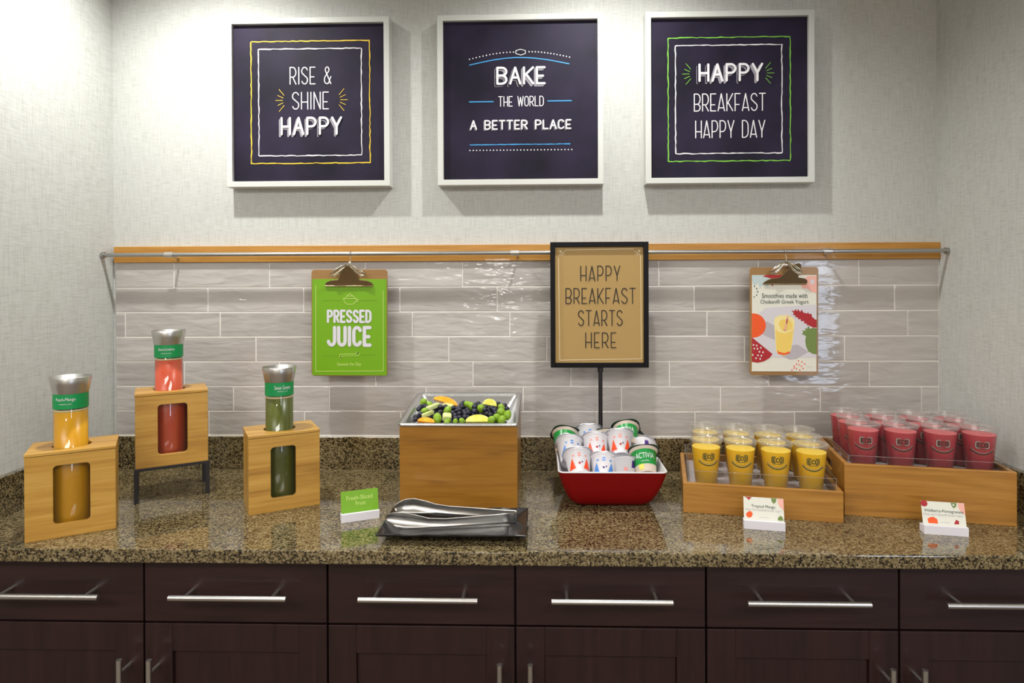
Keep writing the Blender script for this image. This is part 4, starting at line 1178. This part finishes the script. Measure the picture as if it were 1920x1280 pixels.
# ================================================================== SMOOTHIE CRATES
def crate(label, o, rz, W, D_, H_, floor_h, liner_h):
    t = thing('smoothie_crate', label, 'crate', (o[0], o[1], CT), rz, 'wooden crates of smoothie cups')
    T = Matrix.Rotation(PI / 2, 4, 'X'); th = 0.011
    for y in (0.0, D_ - th):
        b = MB(); b.box((0, y, 0), (W, y + th, H_)); b.build('front_panel' if y == 0 else 'back_panel', 'crate', t, bevel=0.001)
    for x in (0.0, W - th):
        if H_ > 0.1:
            # side with a hand slot, drawn in its own plane (u along depth, v up)
            cu, cv = D_ / 2 + 0.02, H_ - 0.040
            inner = rrect(cu - 0.042, cv - 0.013, cu + 0.042, cv + 0.013, 0.0125, 5)
            outer = rays_to_rect(inner, cu, cv, th, 0, D_ - th, H_)
            Ts = Matrix(((0, 0, 1, x), (1, 0, 0, 0), (0, 1, 0, 0), (0, 0, 0, 1)))
            b = MB(); b.plate_hole(outer, inner, 0, th, 0, Ts); b.build('side_panel', 'crate', t, bevel=0.001)
        else:
            b = MB(); b.box((x, th, 0), (x + th, D_ - th, H_)); b.build('side_panel', 'crate', t, bevel=0.001)
    b = MB(); b.box((th, th, 0.002), (W - th, D_ - th, 0.008)); b.build('bottom_panel', 'crate', t)
    # clear insert with a grey floor
    g = th + 0.002; k = 0.003
    b = MB(); b.box((g, g, 0.0085), (W - g, D_ - g, floor_h - 0.0005)); b.build('ice_tray', 'tray_floor', t, bevel=0.002)
    b = MB()
    b.box((g, g, floor_h), (W - g, g + k, liner_h)); b.box((g, D_ - g - k, floor_h), (W - g, D_ - g, liner_h))
    b.box((g, g + k, floor_h), (g + k, D_ - g - k, liner_h)); b.box((W - g - k, g + k, floor_h), (W - g, D_ - g - k, liner_h))
    b.build('acrylic_guard', 'acrylic', t)
    b = MB()
    e = 0.0008
    for z in (liner_h,):
        b.tube([(g, g, z), (W - g, g, z), (W - g, D_ - g, z), (g, D_ - g, z)], e, 6, closed=True)
    for q in ((g, g), (W - g, g), (W - g, D_ - g), (g, D_ - g)): b.tube([(q[0], q[1], floor_h), (q[0], q[1], liner_h)], e, 6)
    b.build('guard_edge', 'lidclear', t)
    return t


oy, ry = (0.605, -0.384), math.radians(-10.7)
op, rp = (1.0027, -0.396), math.radians(-10.8)
crate('low wooden crate holding the yellow mango smoothie cups', oy, ry, 0.3755, 0.300, 0.075, 0.058, 0.103)
crate('tall wooden crate with a hand slot holding the pink berry smoothie cups', op, rp, 0.378, 0.288, 0.128, 0.103, 0.146)

CH = 0.117


def cup_r(z): return 0.0275 + (0.0385 - 0.0275) * z / CH


def smoothie_cup(kind):
    t = thing('smoothie_cup', 'x', 'smoothie', (0, 0, 0))
    b = MB(); b.lathe([(0.0001, 0.002), (0.025, 0.002), (0.0268, 0.0005), (0.0275, 0.002), (0.0385, CH - 0.004), (0.0400, CH - 0.002), (0.0400, CH)], 40)
    cup = b.build('cup', 'clear', t)
    top = 0.097 if kind == 'mango' else 0.101
    b = MB(); b.lathe([(0.0001, 0.003), (cup_r(0.003) - 0.0008, 0.003), (cup_r(top) - 0.0008, top)], 40)
    b.lathe([(cup_r(top) - 0.0008, top), (0.030, top + 0.0004), (0.0001, top + 0.0004)], 40, 1)
    b.build('smoothie', [kind, kind + '_top'], t)
    b = MB(); b.lathe([(0.0402, CH - 0.006), (0.0415, CH - 0.0055), (0.0415, CH + 0.0005), (0.0395, CH + 0.0022), (0.0370, CH + 0.0012), (0.0355, CH - 0.0025), (0.022, CH - 0.0020), (0.020, CH - 0.0005), (0.0001, CH - 0.0005)], 40)
    b.build('lid', 'lidclear', t)
    b = MB(); a0 = -PI / 2
    R1 = lambda z: cup_r(z) + 0.0005; R2 = lambda z: cup_r(z) + 0.0008

    def seg(pts, w, mi, R):
        tmp = MB(); ribbon(tmp, pts, w, mi, 0, caps=False)
        b.add(wrap([(v[0], v[1]) for v in tmp.v], R, a0), tmp.f, mi)
    # boxed logo: outline, letters ECO, fine line and the smile curve under it
    zc = 0.079
    bx = rrect(-0.0140, zc - 0.0078, 0.0140, zc + 0.0078, 0.003, 3)
    seg(bx + [bx[0]], 0.0017, 0 if kind == 'mango' else 1, R1)
    for i, ch in enumerate('ECO'):
        for st in glyph(ch, 0.5): seg([(-0.0105 + i * 0.0076 + p[0] * 0.0056, zc - 0.0048 + p[1] * 0.0096) for p in st], 0.0019, 0, R2)
    seg([(-0.0095, zc - 0.0104), (0.0095, zc - 0.0104)], 0.0013, 0, R1)
    seg([(-0.026 + 0.052 * i / 16, 0.0655 - 0.011 * math.sin(PI * (i / 16)) ** 0.8 + 0.001) for i in range(17)], 0.0022, 0, R1)
    seg([(-0.026 + 0.052 * i / 16, 0.0672 - 0.011 * math.sin(PI * (i / 16)) ** 0.8 + 0.003) for i in range(17)], 0.0008, 1, R1)
    b.build('printed_logo', ['cup_ink', 'cup_ink_lt'], cup)
    return t


cols = ['far left', 'second from left', 'third from left', 'far right']
rows = ['front row', 'middle row', 'back row']


def fill(kind, proto_word, o, rz, fh, U, V, group):
    proto = smoothie_cup(kind)
    first = True
    for r_ in range(3):
        for c_ in range(4):
            t = proto if first else copy_tree(proto)
            first = False
            u, v = U[r_][c_], V[r_][c_]
            x, y, _ = at(o, rz, u, v)
            t.location = (x, y, CT + fh + 0.0005)
            # logos face the viewer's side of the counter, each turned a little
            t.rotation_euler = (0, 0, -math.atan2(x - 0.25, y + 2.0) + 0.17 + random.uniform(-.06, .06))
            t['label'] = 'clear lidded cup of %s smoothie, %s, %s' % (proto_word, rows[r_], cols[c_])
            t['category'] = 'smoothie'; t['group'] = group


fill('mango', 'yellow mango', oy, ry, 0.058,
     [[0.060, 0.145, 0.231, 0.315], [0.064, 0.150, 0.234, 0.318], [0.068, 0.153, 0.237, 0.320]],
     [[0.060] * 4, [0.146] * 4, [0.232] * 4], 'yellow smoothie cups in the low crate')
fill('berry', 'pink berry', op, rp, 0.103,
     [[0.059, 0.146, 0.237, 0.325], [0.058, 0.146, 0.234, 0.322], [0.060, 0.147, 0.235, 0.322]],
     [[0.060, 0.060, 0.062, 0.064], [0.146, 0.146, 0.147, 0.148], [0.234] * 4], 'pink smoothie cups in the tall crate')

# ================================================================== CARD HOLDERS
def card_holder(label, o, rz, pm, P):
    t = thing('sign_card', label, 'sign', (o[0], o[1], CT), rz, 'small signs on the counter')
    b = MB(); W = 0.092
    b.box((0, 0, 0), (W, 0.007, 0.0205)); b.box((0, 0.0082, 0), (W, 0.028, 0.017)); b.box((0, 0.007, 0), (W, 0.0082, 0.010))
    b.build('holder', 'white_plastic', t, bevel=0.0008)
    a = math.atan2(0.014, 0.053)
    T = Matrix.Translation((0, 0.0078, 0.0135)) @ Matrix.Rotation(-a, 4, 'X')
    b = MB(); b.box((0.001, -0.0003, -0.002), (W - 0.001, 0.0003, 0.058)); b.v = [tuple(T @ Vector(v)) for v in b.v]
    c = b.build('card', pm, t)
    P.mb.v = [tuple(T @ Matrix.Translation((W / 2, -0.0004, 0.033)) @ Matrix.Rotation(PI / 2, 4, 'X') @ Vector(v)) for v in P.mb.v]
    P.build('lettering', c)
    return t


P = Print(165, 280, 1000, 870, 0.090, 0.050)
P.text('Fresh-Sliced', 290, 420, 870, 545, 'lime_light', 0.0003); P.text('Fruit', 490, 590, 710, 700, 'lime_light', 0.0003)
card_holder('lime green Fresh-Sliced Fruit card in a white holder', (-0.2401, -0.4749), math.radians(23.4), 'lime_paper', P)


def fruit_card(title, tx, c3, extra):
    P = Print(285, 345, 1185, 880, 0.090, 0.050)
    P.text(title, tx[0], 525, tx[1], 615, 'cup_ink', 0.0004); P.text('Made with Chobani® Greek Yogurt', 325, 620, 1140, 690, 'lavender', 0.0004)
    P.poly([(1050, 350), (1185, 350), (1185, 640), (1110, 560), (1060, 470)], 'pinkish', 0.0002)
    P.poly([(905, 350), (1030, 350), (1015, 430), (960, 480), (925, 430)], 'olive', 0.0003)
    P.line([(630, 828), (850, 828)], 0.0008, 'lavender', 0.0003)
    extra(P)
    return P


def e1(P):
    P.poly([(310, 350), (480, 350), (440, 385), (405, 430), (375, 385)], 'crimson', 0.0003)
    P.poly([(330, 770), (380, 710), (440, 690), (485, 740), (475, 800), (440, 845), (360, 845)], 'orange', 0.0003)
    P.poly([(1040, 820), (1100, 750), (1150, 790), (1170, 870), (1045, 870)], 'olive', 0.0003)


def e2(P):
    P.poly(circle(345, 400, 75, 16), 'crimson', 0.0003)
    P.poly([(400, 860), (390, 760), (450, 720), (520, 710), (590, 760), (600, 860)], 'orange', 0.0003)
    P.poly([(930, 850), (985, 740), (1040, 780), (1030, 850)], 'crimson', 0.0003); P.poly(circle(960, 400, 22, 10), 'ink_white', 0.0004)


card_holder('small white Tropical Mango card standing before the low crate', (0.724, -0.492), math.radians(-11.3), 'paper', fruit_card('Tropical Mango', (460, 995), 0, e1))
card_holder('small white Wildberry-Pomegranate card standing before the tall crate', (1.1276, -0.5172), math.radians(-10.3), 'paper', fruit_card('Wildberry-Pomegranate', (330, 1150), 0, e2))
